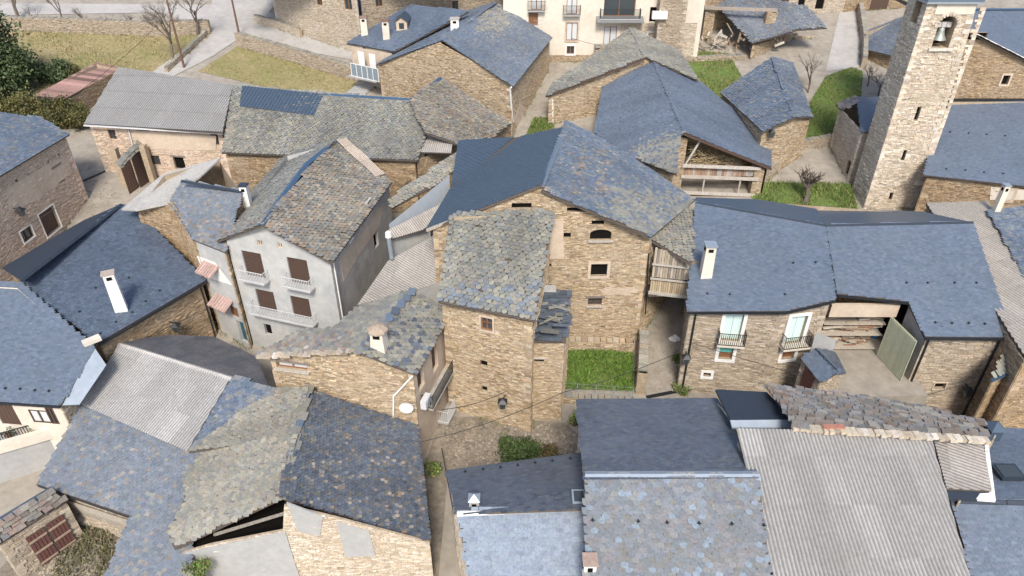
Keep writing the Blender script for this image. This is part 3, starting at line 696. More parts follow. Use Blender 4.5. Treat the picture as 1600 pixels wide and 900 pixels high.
p = on(plr, 904, 780); m = MB(); m.box(p+Vector((0, 0, .12)), .62, .8, .16); rw = m.build('roof_window', M_zinc, h); MB().box(p+Vector((0, 0, .21)), .45, .6, .03).build('pane', M_glass, rw)
# ------------------------------------------------------------------ N4: old barn complex, lower left
RB0, RB1 = P(480, 604, 5.15), P(437, 780, 4.7)
h, _ = house('old_stone_barn', 'old barn with dark slates and lichened slates meeting at stone ridge', 'barn',
             [RB0, RB1, (673, 846, 2.65), (655, 668, 2.65)], 'tan', base=-2, styles={1: None}, inset=.15)
A_ = P(276, 858, 2.35)
gA_, gB_ = P(284, 862, 2.3), P(671, 846, 2.6); gL = (gB_-gA_).xy.length; gd = (gB_-gA_).xy/gL; gn = Vector((gd.y, -gd.x))
def gst(px, py):
    r = ray(px, py); t = (gA_.x*gn.x+gA_.y*gn.y)/(r.x*gn.x+r.y*gn.y); p = EYE+r*t; return ((p.xy-gA_.xy).dot(gd)/gL, p.z)
W1 = wall(h, gA_.xy, gB_.xy, [(0, 2.2), gst(330, 851), gst(442, 829), gst(444, 790), gst(520, 808), (1, 2.5)], -2, 'pale', place_ops([(gA_.xy, gB_.xy, -2)], [(514, 889, .28, .13, 'hole'), (533, 889, .38, .15, 'hole'), (551, 889, .32, .14, 'hole')])[0], thick=.12)
MB().box((gA_.x+2.8, gA_.y+2.5, 1.9), 6, 4.4, .2).build('loft_floor', M_dark, h)  # floor coloured near black to paint the unlit loft
def patch(W, pix, mat, name, o=.05, h=None):
    V = []
    for px, py in pix:
        r = ray(px, py); t = (W.A.x*W.n.x+W.A.y*W.n.y)/(r.x*W.n.x+r.y*W.n.y); p = EYE+r*t; V.append(p+Vector((W.n.x, W.n.y, 0))*o)
    k = len(V); V += [v-Vector((W.n.x, W.n.y, 0))*(o+.02) for v in V]
    return mesh(name, V, [list(range(k))]+[[i, (i+1) % k, k+(i+1) % k, k+i] for i in range(k)], mat, h or W.h)
patch(W1, [(448, 784), (505, 806), (500, 836), (466, 829)], M_cement, 'cement_patch', .07)
patch(W1, [(526, 814), (577, 828), (587, 867), (540, 869)], M_cement, 'cement_patch', .07)
patch(W1, [(290, 862), (380, 843), (446, 829), (470, 905), (480, 955), (310, 955)], M_cement, 'cement_patch', .08)
MB().beam(P(330, 846, 2.7)+Vector((0, .4, 0)), P(442, 812, 3.7)+Vector((0, .4, 0)), .12, .12).build('rafter', M_grey_wood, h, col=(.3, .27, .23))
roof(h, [RB0, (655, 667, 2.65), (674, 847, 2.65), RB1], (1, 2), 'dark', zones=[([(560, 700), (670, 690), (675, 850), (430, 785), (450, 740)], 'rust', .12)])
roof(h, [(480, 604, 5.15), (424, 607, 5.05), (294, 706, 3.65), (461, 684, 4.92)], (3, 0), 'lichen', name='west_roof')
roof(h, [(461, 682, 4.92), (437, 780, 4.7), (272, 858, 2.5), (262, 832, 2.45), (287, 780, 2.95), (294, 704, 3.6)], (0, 1), 'lichen', name='west_roof')
for i in range(15):
    t = (i+.5)/15; p = RB0.lerp(RB1, t)
    MB().box(p+Vector((random.uniform(-.08, .08)+.12, 0, .07)), random.uniform(.35, .6), .62, .05, Vector((.97, 0, -.22)), Vector((0, 1, random.uniform(-.03, .03)))).build('ridge_slab', M_slate, h, col=tuple(pal('grey' if random.random() < .5 else 'blue', 1)[0]))
# corrugated / blue slate barn
h, _ = house('long_barn', 'barn with blue slates below a pale corrugated sheet, lower left', 'barn',
             [(187, 537, 4.95), (360, 590, 4.95), (424, 610, 4.8), (300, 705, 3.3), (290, 890, 1.7), (200, 806, 2.2), (57, 757, 2.2)], 'tan', base=-2.2)
PA, plA = solve([(187, 537, 5.0), (360, 590, 5.0), (57, 757, 2.3)])
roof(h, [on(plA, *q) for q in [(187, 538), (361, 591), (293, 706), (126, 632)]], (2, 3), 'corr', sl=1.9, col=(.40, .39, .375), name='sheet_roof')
roof(h, [on(plA, *q)-Vector((0, 0, .04)) for q in [(127, 630), (294, 703), (361, 588), (430, 608), (420, 640), (330, 700), (310, 780), (300, 840), (300, 962), (140, 962), (202, 806), (56, 757)]], (11, 10), 'bluelich',
     zones=[([(290, 560), (430, 600), (420, 650), (300, 700)], 'blue', .8)])
cap(h, [on(plA, 186, 537), on(plA, 362, 591)], .2, M_sheet, 1.1, col=(.5, .47, .43))
roof(h, [(187, 537, 4.98), (225, 529), (265, 524), (335, 527, 3.7), (400, 558), (420, 606), (362, 591, 4.98)], (0, 6), 'corr', name='rear_sheet_roof', sl=2.6, sw=1., pitch=.18, amp=.022, col=(.10, .105, .12))
cap(h, [on(plA, 59, 757)+Vector((0, 0, -.1)), on(plA, 201, 806)+Vector((0, 0, -.1))], .05, M_iron, 8, name='gutter')

def pebbles(name, poly, n, label, cols, smin=.03, smax=.14):
    xs, ys = zip(*poly); x = rng.uniform(min(xs), max(xs), n); y = rng.uniform(min(ys), max(ys), n); m = inside(poly, x, y); x, y = x[m], y[m]; n = len(x)
    z = np.array([zg(a, b) for a, b in zip(x, y)])+.03; s_ = rng.uniform(smin, smax, n)*rng.uniform(.5, 1, n)
    base = np.array([(-1, -1, -.3), (1, -1, -.3), (1, 1, -.3), (-1, 1, -.3), (-.7, -.7, .6), (.7, -.6, .7), (.6, .7, .6), (-.7, .6, .7)])
    T = np.stack([x, y, z], 1)[:, None, :]+base[None]*s_[:, None, None]*(1+rng.normal(0, .25, (n, 8, 3)))*np.array([1, 1, .7]); a = rng.uniform(0, 6.28, n)
    c = np.array(cols)[rng.integers(0, len(cols), n)]*rng.uniform(.7, 1.2, (n, 1)); V, lo, st, tt = insts(T, [(4, 5, 6, 7), (0, 1, 5, 4), (1, 2, 6, 5), (2, 3, 7, 6), (3, 0, 4, 7)], n)
    single(mesh_np(name, V, lo, st, tt, M_stone, None, np.repeat(c, 8, axis=0)), label, 'rubble', kind='stuff')
GP = lambda pix: [tuple(G(*q).xy) for q in pix]
pebbles('rubble', GP([(690, 655), (880, 665), (925, 705), (700, 735)]), 2600, 'loose stones and rubble on the alley ground', [(.24, .20, .15), (.18, .155, .12), (.3, .26, .2)])
pebbles('yard_rubble', GP([(110, 790), (190, 810), (180, 900), (60, 900)]), 900, 'loose stones on the yard by the gates', [(.34, .29, .22), (.3, .26, .2)])
pebbles('lane_gravel', GP([(1012, 460), (1075, 462), (1060, 615), (1008, 618)]), 900, 'scattered gravel on the lane', [(.34, .3, .25), (.28, .24, .19)], .015, .06)
pebbles('road_gravel', GP([(140, 250), (200, 320), (140, 400), (100, 400)]), 900, 'scattered gravel on the lane at left', [(.34, .3, .25), (.28, .24, .19)], .02, .08)
# ------------------------------------------------------------------ helpers for fittings
def vdir(W): return Vector((W.d.x, W.d.y, 0)), Vector((W.n.x, W.n.y, 0))
def wallpt(W, px, py, o=0.):
    r = ray(px, py); t = (W.A.x*W.n.x+W.A.y*W.n.y)/(r.x*W.n.x+r.y*W.n.y); return EYE+r*t+Vector((W.n.x, W.n.y, 0))*o
def balcony(W, px, py, w, dep, rail, slabmat, h_=.95, nb=None, name='balcony', th=.14):
    """px,py: middle of the slab where it meets the wall"""
    u, v = vdir(W); c = wallpt(W, px, py); m = MB(); m.box(c+v*dep/2-Vector((0, 0, th/2)), w, dep, th, u, v); b = m.build(name, slabmat, W.h)
    m = MB(); k = nb or int(w/.13); z = Vector((0, 0, 1))
    for e in (0.04, h_):
        a1, a2 = c-u*(w/2-.03)+v*(dep-.04)+z*e, c+u*(w/2-.03)+v*(dep-.04)+z*e; m.beam(a1, a2, .035, .035)
        for sg in (-1, 1): m.beam(c+u*sg*(w/2-.03)+z*e, c+u*sg*(w/2-.03)+v*(dep-.04)+z*e, .035, .035)
    for i in range(k+1):
        p = c-u*(w/2-.03)+u*((w-.06)*i/k)+v*(dep-.04); m.beam(p, p+z*h_, .03, .03)
    kd = max(2, int(dep/.13))
    for sg in (-1, 1):
        for i in range(kd):
            p = c+u*sg*(w/2-.03)+v*(dep*i/kd); m.beam(p, p+z*h_, .022, .022)
    m.build('railing', rail, b); return b
def pipe(h, pts, r, mat, name='downpipe'): return MB().tube([p if isinstance(p, Vector) else P(*p) for p in pts], r, 6).build(name, mat, h)
def lantern(px, py, W, label, s=1.):
    c = wallpt(W, px, py, .55); u, v = vdir(W); e = thing('street_lantern', label, 'street lamp', wallpt(W, px, py, 0), 'black wall lanterns')
    m = MB(); m.beam(c-v*.55+Vector((0, 0, .25)), c+Vector((0, 0, .3)), .05); m.beam(c-v*.55-Vector((0, 0, .1)), c+Vector((0, 0, .25)), .035); m.build('bracket', M_iron, e)
    def ring(z, r): return [c+Vector((math.cos(math.pi/4+math.pi/2*i)*r, math.sin(math.pi/4+math.pi/2*i)*r, z)) for i in range(4)]
    V = ring(-.4*s, .2*s)+ring(.1*s, .3*s); MB().add(V, [(0, 1, 5, 4), (1, 2, 6, 5), (2, 3, 7, 6), (3, 0, 4, 7), (3, 2, 1, 0)]).build('lamp_glass', M_glass, e)
    V = ring(.1*s, .42*s)+ring(.3*s, .16*s)+ring(.42*s, .06*s); MB().add(V, [(i, (i+1) % 4, 4+(i+1) % 4, 4+i) for i in range(4)]+[(4+i, 4+(i+1) % 4, 8+(i+1) % 4, 8+i) for i in range(4)]+[(8, 9, 10, 11), (3, 2, 1, 0)]).build('lamp_hood', M_iron, e)
def facing(Ws, n=0):
    c = [W for W in Ws if W and W.face]; c.sort(key=lambda W: -W.L); return c[n]
def hitwall(Ws, px, py):
    best = None; r = ray(px, py)
    for W in Ws:
        if not W: continue
        den = r.x*W.n.x+r.y*W.n.y
        if den > -1e-4: continue
        t = (W.A.x*W.n.x+W.A.y*W.n.y)/den; s_ = ((EYE+r*t).xy-W.A).dot(W.d)
        if -.3 < s_ < W.L+.3 and (best is None or t < best[0]): best = (t, W)
    return best[1] if best else None
# ------------------------------------------------------------------ N5: stone house with balconies
F0 = Vector((-5.55, 30.0, 6.95)); F1_ = Vector((-15.0, 31.8, 6.75))
ap = P(565, 548, 8.1); bk = P(648, 452, 8.45)
h, Ws = house('balcony_house', 'stone house with white domed chimney and long iron balcony', 'house', [F1_, ap, F0, (705, 490, 7.0), bk, (560, 478, 7.6), (545, 494, 7.0)], 'ochre', base=-1.4, styles={2: 'earth'},
 ops=[(457, 577, 2.0, .5, 'win', dict(curtain=1, lintel=1, sill=1)), (659, 607, .95, 2.1, 'door'), (681, 578, .95, 2.1, 'door'), (688, 628, .9, 2.0, 'door')])
roof(h, [ap+Vector((-.1, -.3, 0)), (652, 586, 6.9), (707, 490, 7.0), bk], (1, 2), 'dark', name='east_roof', pal='grey', tw=.34, te=.24, zones=[([(560, 540), (660, 480), (700, 500), (650, 590)], 'dark', .25)])
roof(h, [(566, 549, 8.1), (648, 451, 8.45), (560, 477, 7.65), (520, 513), (470, 516), (402, 553, 6.75)], (5, 2), 'grey', name='west_roof', pal='grey', zones=[([(395, 520), (540, 520), (540, 560), (395, 560)], 'rust', .8)])
for i in range(9):
    p = ap.lerp(bk, (i+.5)/9); MB().box(p+Vector((0, 0, .08)), .5, .75, .05, Vector((.95, 0, -.1))).build('ridge_slab', M_slate, h, col=tuple(pal('blue', 1)[0]))
for i in range(26):
    t = i/25; a = F1_.lerp(ap, t); MB().box(a+Vector((0, -.05, .03+random.uniform(-.04, .06))), random.uniform(.3, .5), random.uniform(.25, .45), random.uniform(.06, .18)).build('verge_stone', M_stone, h, col=tuple(pal('pale', 1)[0]*random.uniform(.6, 1)))
chimney(h, 590, 553, 7.75, .95, 1.35, M_cream, M_stone, (.36, .28, .21), .72, kind='dome', rz=-.15)
WE = hitwall(Ws, 670, 620); WF = hitwall(Ws, 560, 600)
balcony(WE, 683, 594, 5.2, .75, M_iron, M_greyrend); balcony(WE, 694, 640, 2.4, .75, M_ironlt, M_cement)
pipe(h, [wallpt(WF, 645, 586, .12), wallpt(WF, 616, 617, .12), wallpt(WF, 615.5, 652, .12)], .06, M_white)
def ac(p, W, label):
    u, v = vdir(W); e = thing('air_conditioner', label, 'air conditioner', p, 'outdoor air conditioner units')
    MB().box(p+Vector((0, 0, .42)), .85, .36, .62, u, v).build('casing', M_ironlt, e)
    m = MB(); m.tube([p+Vector((0, 0, .42))+v*.18, p+Vector((0, 0, .42))+v*.21], .24, 12); m.build('fan_grille', M_zinc, e)
    for sg in (-1, 1): MB().box(p+u*sg*.3+Vector((0, 0, .05)), .06, .4, .1, u, v).build('foot', M_iron, e)
ac(wallpt(WE, 656, 633, .42), WE, 'white air conditioner at the near end of the upper balcony'); ac(wallpt(WE, 703, 617, .42), WE, 'white air conditioner on the small lower balcony')
e = thing('satellite_dish', 'white satellite dish at the corner of the balcony house', 'satellite dish', wallpt(WF, 643, 627, .5)); c = wallpt(WF, 640, 625, .6); m = MB(); V = [c]
for r, k in ((.22, .02), (.42, .09)):
    for j in range(14):
        a = 2*math.pi*j/14; V.append(c+Vector((math.cos(a)*r, -k, math.sin(a)*r)))
m.add(V, [(0, 1+j, 1+(j+1) % 14) for j in range(14)]+[(1+j, 15+j, 15+(j+1) % 14, 1+(j+1) % 14) for j in range(14)]); m.build('dish', M_white, e)
m = MB(); m.beam(c, c+Vector((.45, .35, -.1)), .04); m.build('arm', M_ironlt, e)
# ------------------------------------------------------------------ N6 annex + N7 central house
aBL, aBR, aTL, aTR = P(685, 470, 9.0), P(836, 502, 9.0), P(705, 335, 12.2), P(866, 330, 12.2)
h, Ws = house('stone_annex', 'tall stone annex with grey slate roof sloping to the viewer, centre', 'house', [aBL, aBR, aTR, aTL], 'ochre', base=-1.5,
  ops=[(761, 516, .75, .95, 'win', dict(sur=.12, surmat=M_pinkrend, bars=1, deep=.2)), (756, 573, .5, .5, 'hole', dict(deep=.6)), (757, 612, .4, .45, 'hole', dict(deep=.3))])
roof(h, [(685, 472, 9.0), (836, 503, 9.0), (866, 330, 12.2), (703, 335, 12.2)], (0, 1), 'annex', holes=.004, zones=[([(685, 440), (840, 460), (836, 503), (680, 475)], 'bluelich', .35)])
lantern(790, 621, hitwall(Ws, 790, 621), 'black lantern on the stone annex wall above the alley')
# lower ruined block right of the annex
rA, rB = P(829, 532, 6.6), P(882, 533, 6.6)
h, Ws = house('ruined_outhouse', 'low ruined stone block with collapsed dark slates beside the garden', 'ruin', [rA, rB, P(893, 458, 7.6), P(848, 456, 7.6)], 'ochre', base=-1.2, inset=.05, ops=[(832, 567, .75, .35, 'hole', dict(deep=.15, lintel=2))])
roof(h, [(826, 534, 6.6), (884, 534, 6.6), (893, 458, 7.5), (846, 456, 7.5)], (0, 1), 'rust', pal='dark', tw=.5, te=.3)
for i in range(26):
    p = P(random.uniform(832, 885), random.uniform(462, 520), 7.3); a = random.uniform(-.6, .6)
    MB().box(p+Vector((0, 0, .08)), random.uniform(.5, 1.3), random.uniform(.12, .4), .05, Vector((math.cos(a), math.sin(a), random.uniform(-.2, .2))).normalized()).build('fallen_slab', M_slate, h, col=tuple(pal('dark' if i % 3 else 'lichen', 1)[0]))
MB().box(P(858, 451, 7.75), .9, .7, .12).build('stone_slab', M_stone, h, col=(.4, .4, .39))
# N7
rf_, rb_ = P(846, 289, 13.8), P(885, 193, 13.9)
eL, eR = P(665, 358, 10.9), P(1020, 371, 10.05)
h, Ws = house('central_house', 'big ruined stone house with metal roof on one side and slates on the other', 'house', [eL, rf_, eR, P(1086, 312, 9.6), rb_, P(800, 216, 11.6)], 'ochre', base=-.8, inset=.3, drop=.1,
  ops=[(938, 375, 1.45, .8, 'hole', dict(arch=.28, sill=1)), (935, 431, 1.15, 1.0, 'hole', dict(sur=.2, surmat=M_pinkrend, deep=.5)), (886, 372, .5, .4, 'hole', dict(deep=.4)), (857, 418, .4, .3, 'hole'),
       (929, 477, 1.0, .65, 'win', dict(bars=1, sill=1, lintel=1, fmat=M_brown)), (942, 513, .28, .2, 'hole'), (934, 352, .85, .38, 'hole'), (901, 331, 1.3, .32, 'hole'), (815, 326, 1.3, .4, 'hole'), (775, 341, 1.1, .3, 'hole')])
WF7 = hitwall(Ws, 930, 450)
patch(WF7, [(866, 345), (880, 340), (881, 404), (855, 404), (858, 375)], M_pinkrend, 'plaster_patch', .06)
patch(WF7, [(938, 452), (955, 447), (980, 449), (996, 447), (1000, 456), (985, 462), (962, 459), (944, 463)], M_pinkrend, 'plaster_patch', .035)
m = MB(); lbox(m, WF7, 6.7, 9.6, -.2, .5, .95, .05); m.build('old_shutter', M_grey_wood, h, col=(.3, .24, .19))
roof(h, [rf_+Vector((0, -.3, 0)), rb_, (803, 215, 11.3), (737, 268), (706, 290), (664, 360, 10.85)], (2, 5), 'seam', name='metal_roof', thick=.14, sw=.33)
roof(h, [rf_+Vector((0, -.3, 0)), (1018, 370, 10.0), (1086, 313, 9.6), (1000, 254), (935, 214), rb_], (1, 2), 'blue', name='slate_roof', thick=.14, tw=.3, te=.2, pal='blue', zones=[([(960, 290), (1090, 310), (1085, 380), (1010, 370), (940, 340)], 'grey', .75), ([(905, 235), (925, 240), (905, 310), (890, 300)], 'rust', .7), ([(940, 230), (955, 235), (950, 310), (935, 310)], 'rust', .6)])
cap(h, [rf_+Vector((0, -.3, .05)), rb_+Vector((0, 0, .05))], .18, M_slate, .6, col=(.12, .16, .21))
roof(h, [(716, 219, 11.2), (803, 214, 11.2), (738, 269, 10.3), (705, 290, 10.1)], (2, 3), 'seam', name='metal_lean_to', sw=.42)
for a, b in (((846, 291, 13.6), (1018, 372, 9.85)), ((846, 291, 13.6), (666, 360, 10.7))): MB().beam(P(*a), P(*b), .12, .2).build('verge_board', M_grey_wood, h, col=(.38, .34, .28))
MB().beam(P(664, 359, 10.75), P(706, 340, 10.75), .2, .12).build('gutter', M_capdark, h)
pipe(h, [wallpt(WF7, 1013, 395, .1), wallpt(WF7, 1008, 490, .1)], .05, M_iron)
# gallery of boards over the lane
h = thing('timber_gallery', 'weathered board gallery bridging the lane beside the central house', 'gallery', P(1045, 455, 5.6))
roof(h, [(1012, 372, 9.6), (1082, 412, 8.75), (1086, 315, 9.7)], (0, 1), 'plain')
bpy.data.objects.remove(h.children[0])
_, gp, _ = roof(h, [(1014, 374, 9.5), (1080, 413, 8.7), (1087, 330, 9.4), (1060, 318)], (0, 1), 'grey', pal='lichen')
ga, gb = Vector((9.75, 40.4)), Vector((12.75, 39.8))
def boards(h, A, B, z0, z1l, z1r, wd, jit=.1, depth_=.05, cols=((.33, .27, .2), (.26, .23, .2), (.4, .34, .26), (.2, .17, .14)), gap=.02):
    L = (B-A).length; d = (B-A)/L; n = Vector((d.y, -d.x)); k = int(L/wd)
    for i in range(k):
        s = (i+.5)/k; zt = z1l+(z1r-z1l)*s-random.uniform(0, jit); c = Vector((A.x+d.x*L*s+n.x*random.uniform(0, .03), A.y+d.y*L*s+n.y*random.uniform(0, .03), (z0+zt)/2))
        MB().box(c, L/k-gap, depth_, zt-z0+random.uniform(0, jit), Vector((d.x, d.y, random.uniform(-.02, .02))), Vector((n.x, n.y, 0))).build('board', M_grey_wood, h, col=tuple(np.array(random.choice(cols))*random.uniform(.8, 1.2)))
boards(h, ga, gb, 6.95, 9.3, 8.5, .17); boards(h, ga, gb, 5.75, 6.75, 6.6, .15, cols=((.45, .36, .24), (.38, .3, .2)))
for z_, w_ in ((5.65, .22), (6.85, .1), (8.0, .08)): MB().beam((ga.x-.1, ga.y-.12, z_), (gb.x+.1, gb.y-.12, z_-.05), .14, w_).build('beam', M_grey_wood, h, col=(.42, .39, .34))
MB().box(((ga.x+gb.x)/2, 42.3, 5.5), 3.2, 4.4, .15).build('floor', M_deck, h)
boards(h, Vector((ga.x, 44.4)), Vector((gb.x+.8, 44.4)), 5.6, 9, 9, .4)
# walled garden
def lowwall(name, label, pix, hgt, th, style='ochre', capst=True, base=None, group=None):
    e = thing(name, label, 'wall', G(*pix[0]), group)
    pts = [q if isinstance(q, Vector) else G(*q) for q in pix]
    for a, b in zip(pts[:-1], pts[1:]):
        for A, B in ((a, b), (b, a)):
            d = (B-A).xy.normalized(); n = Vector((d.y, -d.x)); A2, B2 = A.xy+n*th/2-d*th/2*.98, B.xy+n*th/2+d*th/2*.98
            wall(e, A2, B2, [(0, A.z+hgt), (1, B.z+hgt)], min(a.z, b.z)-.4, style)
        d = (b-a).xy; L = d.length; d /= L; n = Vector((d.y, -d.x)); k = max(2, int(L/.45))
        for sg in (0, 1):
            A, B = (a, b) if sg == 0 else (b, a)
        for i in range(-1, k+1):
            p = a.lerp(b, (i+.5)/k) if 0 <= i < k else None
            if p is None: continue
            MB().box(p+Vector((0, 0, hgt+.02+random.uniform(-.03, .04))), L/k*random.uniform(.85, .98), th*random.uniform(.95, 1.12), random.uniform(.08, .16), Vector((d.x, d.y, (b.z-a.z)/L)).normalized(), Vector((n.x, n.y, 0))).build('coping_stone', M_stone, e, col=tuple(pal('lichen' if capst else style, 1)[0]))
        A = a.xy-d*th/2; m = MB()
        for q in (a, b):
            sgn = -1 if q is a else 1
            m.box(Vector((q.x+d.x*sgn*th*.42, q.y+d.y*sgn*th*.42, q.z+hgt/2-.2)), .06, th*.98, hgt+.36, Vector((d.x, d.y, 0)), Vector((n.x, n.y, 0)))
        m.build('wall_end', M_mortar, e)
    return e
lowwall('garden_wall', 'stone garden wall with dark slab coping beside the lane', [(1000, 612), (1003, 548)], 1.9, .6)
lowwall('garden_wall', 'low stone wall along the front of the garden plot', [(872, 625), (985, 632)], .5, .5)
lowwall('garden_wall', 'broken low wall at the back of the garden plot', [(888, 545), (985, 548)], .9, .5, capst=False)
e = thing('wire_fence', 'thin wire fence on posts along the front garden wall', 'fence', G(872, 615)); 
pp = [G(872+i*29, 616+i*2, .3) for i in range(5)]
for p in pp: MB().beam(p, p+Vector((0, 0, 1.1)), .05).build('post', M_zinc, e)
m = MB()
for z_ in (.4, .75, 1.05):
    for a, b in zip(pp[:-1], pp[1:]): m.beam(a+Vector((0, 0, z_)), b+Vector((0, 0, z_)), .012)
m.build('wires', M_zinc, e)
# ------------------------------------------------------------------ N8: long slate house with turquoise shutters
rl, rm, rr_ = P(1087, 316, 10.0), P(1290, 352, 10.0), P(1520, 347, 10.0)
_, plE = solve([(1290, 352, 10.0), (1520, 347, 10.0), (1582, 527, 6.7)])
_, plW = solve([(1087, 316, 10.0), (1290, 352, 10.0), (1073, 486, 7.07)])
eA, eB, eC = P(1073, 486, 7.07), on(plW, 1228, 486), on(plW, 1306, 468)
eD, eE, eF = on(plE, 1420, 471), on(plE, 1446, 526), on(plE, 1582, 527)
eD0 = on(plE, 1308, 459)
sur = dict(sur=.22, deep=.3)
h, Ws = house('turquoise_shutter_house', 'long stone house with blue slate roof and turquoise shutters in white surrounds', 'house',
   [eA, eB, eC, eD0+Vector((0, .6, .1)), eD, eE, eF, rr_, P(1440, 330, 9.0), P(1182, 311, 9.2), P(1087, 307, 9.7)], 'tan', base=-1, styles={2: None, 3: None, 4: 'weathered'}, inset=.3, ch=(.055, .11), ln=(.2, .6),
   ops=[(1140, 532, 1.15, 2.2, 'teal', dict(surb=0, **sur)), (1132, 561, .9, 1.0, 'teal', sur), (1238, 536, 1.15, 2.2, 'teal', dict(surb=0, **sur)), (1229, 561, .9, 1.0, 'teal', sur),
        (1104, 588, .5, .35, 'hole', dict(sur=.18, deep=.3)), (1466, 607, .75, .5, 'hole', dict(deep=.2, sur=.08, surmat=M_pinkrend))])
roof(h, [rl, rm, eC, eB, (1073, 487, 7.07)], (4, 3), 'new', name='west_roof')
roof(h, [rm, rr_, eF, eE, eD, eD0], (2, 3), 'new', name='east_roof')
roof(h, [(1087, 316, 10.0), (1290, 352, 10.0), (1276, 326, 9.1), (1182, 311, 9.35), (1087, 308)], (2, 3), 'plain', name='rear_roof', deckmat=M_seam)
roof(h, [(1290, 352, 10.0), (1520, 347, 10.0), (1440, 330, 9.0), (1276, 326)], (2, 3), 'plain', name='rear_roof', deckmat=M_seam)
cap(h, [rl, rm], .16, M_capdark, 2.5); cap(h, [rm, rr_], .16, M_capdark, 2.5); cap(h, [rm, on(plE, 1307, 460)], .13, M_capdark, 3, name='valley_cap', rise=.05)
for a, b in ((eA, eB), (eB, eC), (eD, eE), (eE, eF), (eD0, eD)): MB().beam(a+Vector((0, -.08, -.1)), b+Vector((0, -.08, -.1)), .13, .12).build('gutter', M_iron, h)
hooks(h, plE, [(1416, 443), (1449, 443), (1491, 443), (1525, 443), (1461, 505), (1487, 506), (1513, 506), (1538, 507), (1564, 507)]); hooks(h, plW, [(1105, 460), (1140, 461), (1226, 461), (1239, 412), (1274, 411)])
W8 = hitwall(Ws, 1140, 520); W8b = hitwall(Ws, 1238, 520); W8e = hitwall(Ws, 1500, 580)
pipe(h, [W8.pt(.3, 6.8, .12), W8.pt(.3, -.4, .12)], .07, M_iron); pipe(h, [W8e.pt(.15, 6.4, .12), W8e.pt(.15, -.5, .12)], .07, M_iron); pipe(h, [W8e.pt(W8e.L-.3, 6.4, .12), W8e.pt(W8e.L-.3, -.5, .12)], .07, M_iron)
balcony(W8, 1140, 532, 1.75, .65, M_iron, M_cream, .95); balcony(W8b, 1238, 536, 1.9, .65, M_iron, M_cream, .95)
chimney(h, 1105, 428, 8.35, .75, 2.0, M_cream, M_zinc, (.5, .46, .4), .85, rz=-.05)
lantern(1505, 603, W8e, 'black lantern on the right end of the turquoise shutter house'); lantern(1071, 552, W8, 'dark lantern at the left corner of the turquoise shutter house')
# courtyard: recess with wood store, green sheet wall, small slate-roofed shed
ci, co = eC.xy, eE.xy
bw = wall(h, (eC.x+.05, eC.y+2.8), (eD.x-.2, eC.y+2.6), [(0, 7.4), (1, 7.4)], -1, 'brown', name='rear_wall')
o = MB().box(((eC.x+eD.x)/2, eD0.y-.1, 6.75), abs(eD.x-eC.x)-.5, .25, .95).build('lintel_panel', M_pinkrend, h)
gA, gB = Vector((eD.x-.35, eD.y+.3)), Vector((eE.x-.12, eE.y+.15)); L = (gB-gA).length
tf = [P(x, y, 3.0) for x, y in ((1300, 522), (1385, 522), (1450, 618), (1290, 620))]; V = tf+[p-Vector((0, 0, 3.6)) for p in tf]
mesh('terrace_floor', V, [(0, 1, 2, 3), (0, 3, 7, 4), (3, 2, 6, 7), (2, 1, 5, 6)], M_conc, h)
k = 17
for i in range(k):
    d = (gB-gA)/L; n = Vector((-abs(d.y), d.x)).normalized(); s0, s1 = L*i/k, L*(i+1)/k; V = []
    for j in range(7):
        ss = s0+(s1-s0)*j/6; o_ = .06*math.cos(2*math.pi*j/6)
        for z_ in (2.9, 6.3): V.append((gA.x+d.x*ss-.15+o_*n.x, gA.y+d.y*ss+o_*n.y, z_))
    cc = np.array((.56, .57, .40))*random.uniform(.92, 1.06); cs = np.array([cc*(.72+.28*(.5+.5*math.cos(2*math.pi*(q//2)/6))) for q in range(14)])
    mesh('green_sheet', V, [(2*j, 2*j+2, 2*j+3, 2*j+1) for j in range(6)], M_yelgreen, h, col=cs, smooth=True)
yc = eC.y+.9
wall(h, (eC.x-.9, eC.y-.5), (eC.x+.35, eC.y-.9), [(0, 5.9), (1, 5.6)], -1, 'cement', name='yard_wall')
e = thing('wood_store', 'stacked firewood and planks in the open store of the courtyard', 'firewood', (eC.x+2, yc+.6, 3), None)
for i in range(70):
    x = random.uniform(eC.x+.7, eD.x-.9); z_ = 3.2+random.random()*2.4; L_ = random.uniform(.4, 1.6); MB().box((x, yc+.7+random.uniform(-.3, .4), z_), L_, random.uniform(.08, .2), random.uniform(.05, .14), Vector((1, 0, random.uniform(-.2, .2))).normalized()).build('plank', M_grey_wood, e, col=tuple(np.array(random.choice(((.3, .22, .15), (.4, .33, .25), (.26, .14, .09), (.5, .44, .36))))*random.uniform(.8, 1.2)))
for z_ in (3.25, 4.4, 5.3): MB().box(((eC.x+eD.x)/2, yc+.7, z_), abs(eD.x-eC.x)-.8, .9, .08).build('shelf', M_grey_wood, e, col=(.42, .37, .3))
e = thing('blue_barrel', 'small blue barrel on the courtyard terrace', 'barrel', P(1365, 526, 3.0)); c = P(1365, 527, 3.0)
MB().tube([c, c+Vector((0, 0, .1)), c+Vector((0, 0, .6)), c+Vector((0, 0, .68))], [.2, .24, .24, .2], 12).build('drum', material('blue_plastic', (.04, .12, .3), rough=.5), e); MB().tube([c+Vector((0, 0, .68)), c+Vector((0, 0, .72))], .17, 12).build('lid', M_capdark, e)
s1, s2, s3, s4 = P(1250, 559, 4.7), P(1281, 597, 4.7), P(1311, 582, 5.3), P(1276, 545, 5.3)
h, Ws = house('garden_shed', 'small shed with dark slate gable roof and maroon door in the courtyard', 'shed', [s1, s2, s3, P(1320, 585, 4.8), P(1306, 549, 4.8), s4], 'tan', base=2.2, inset=.12, ops=[])
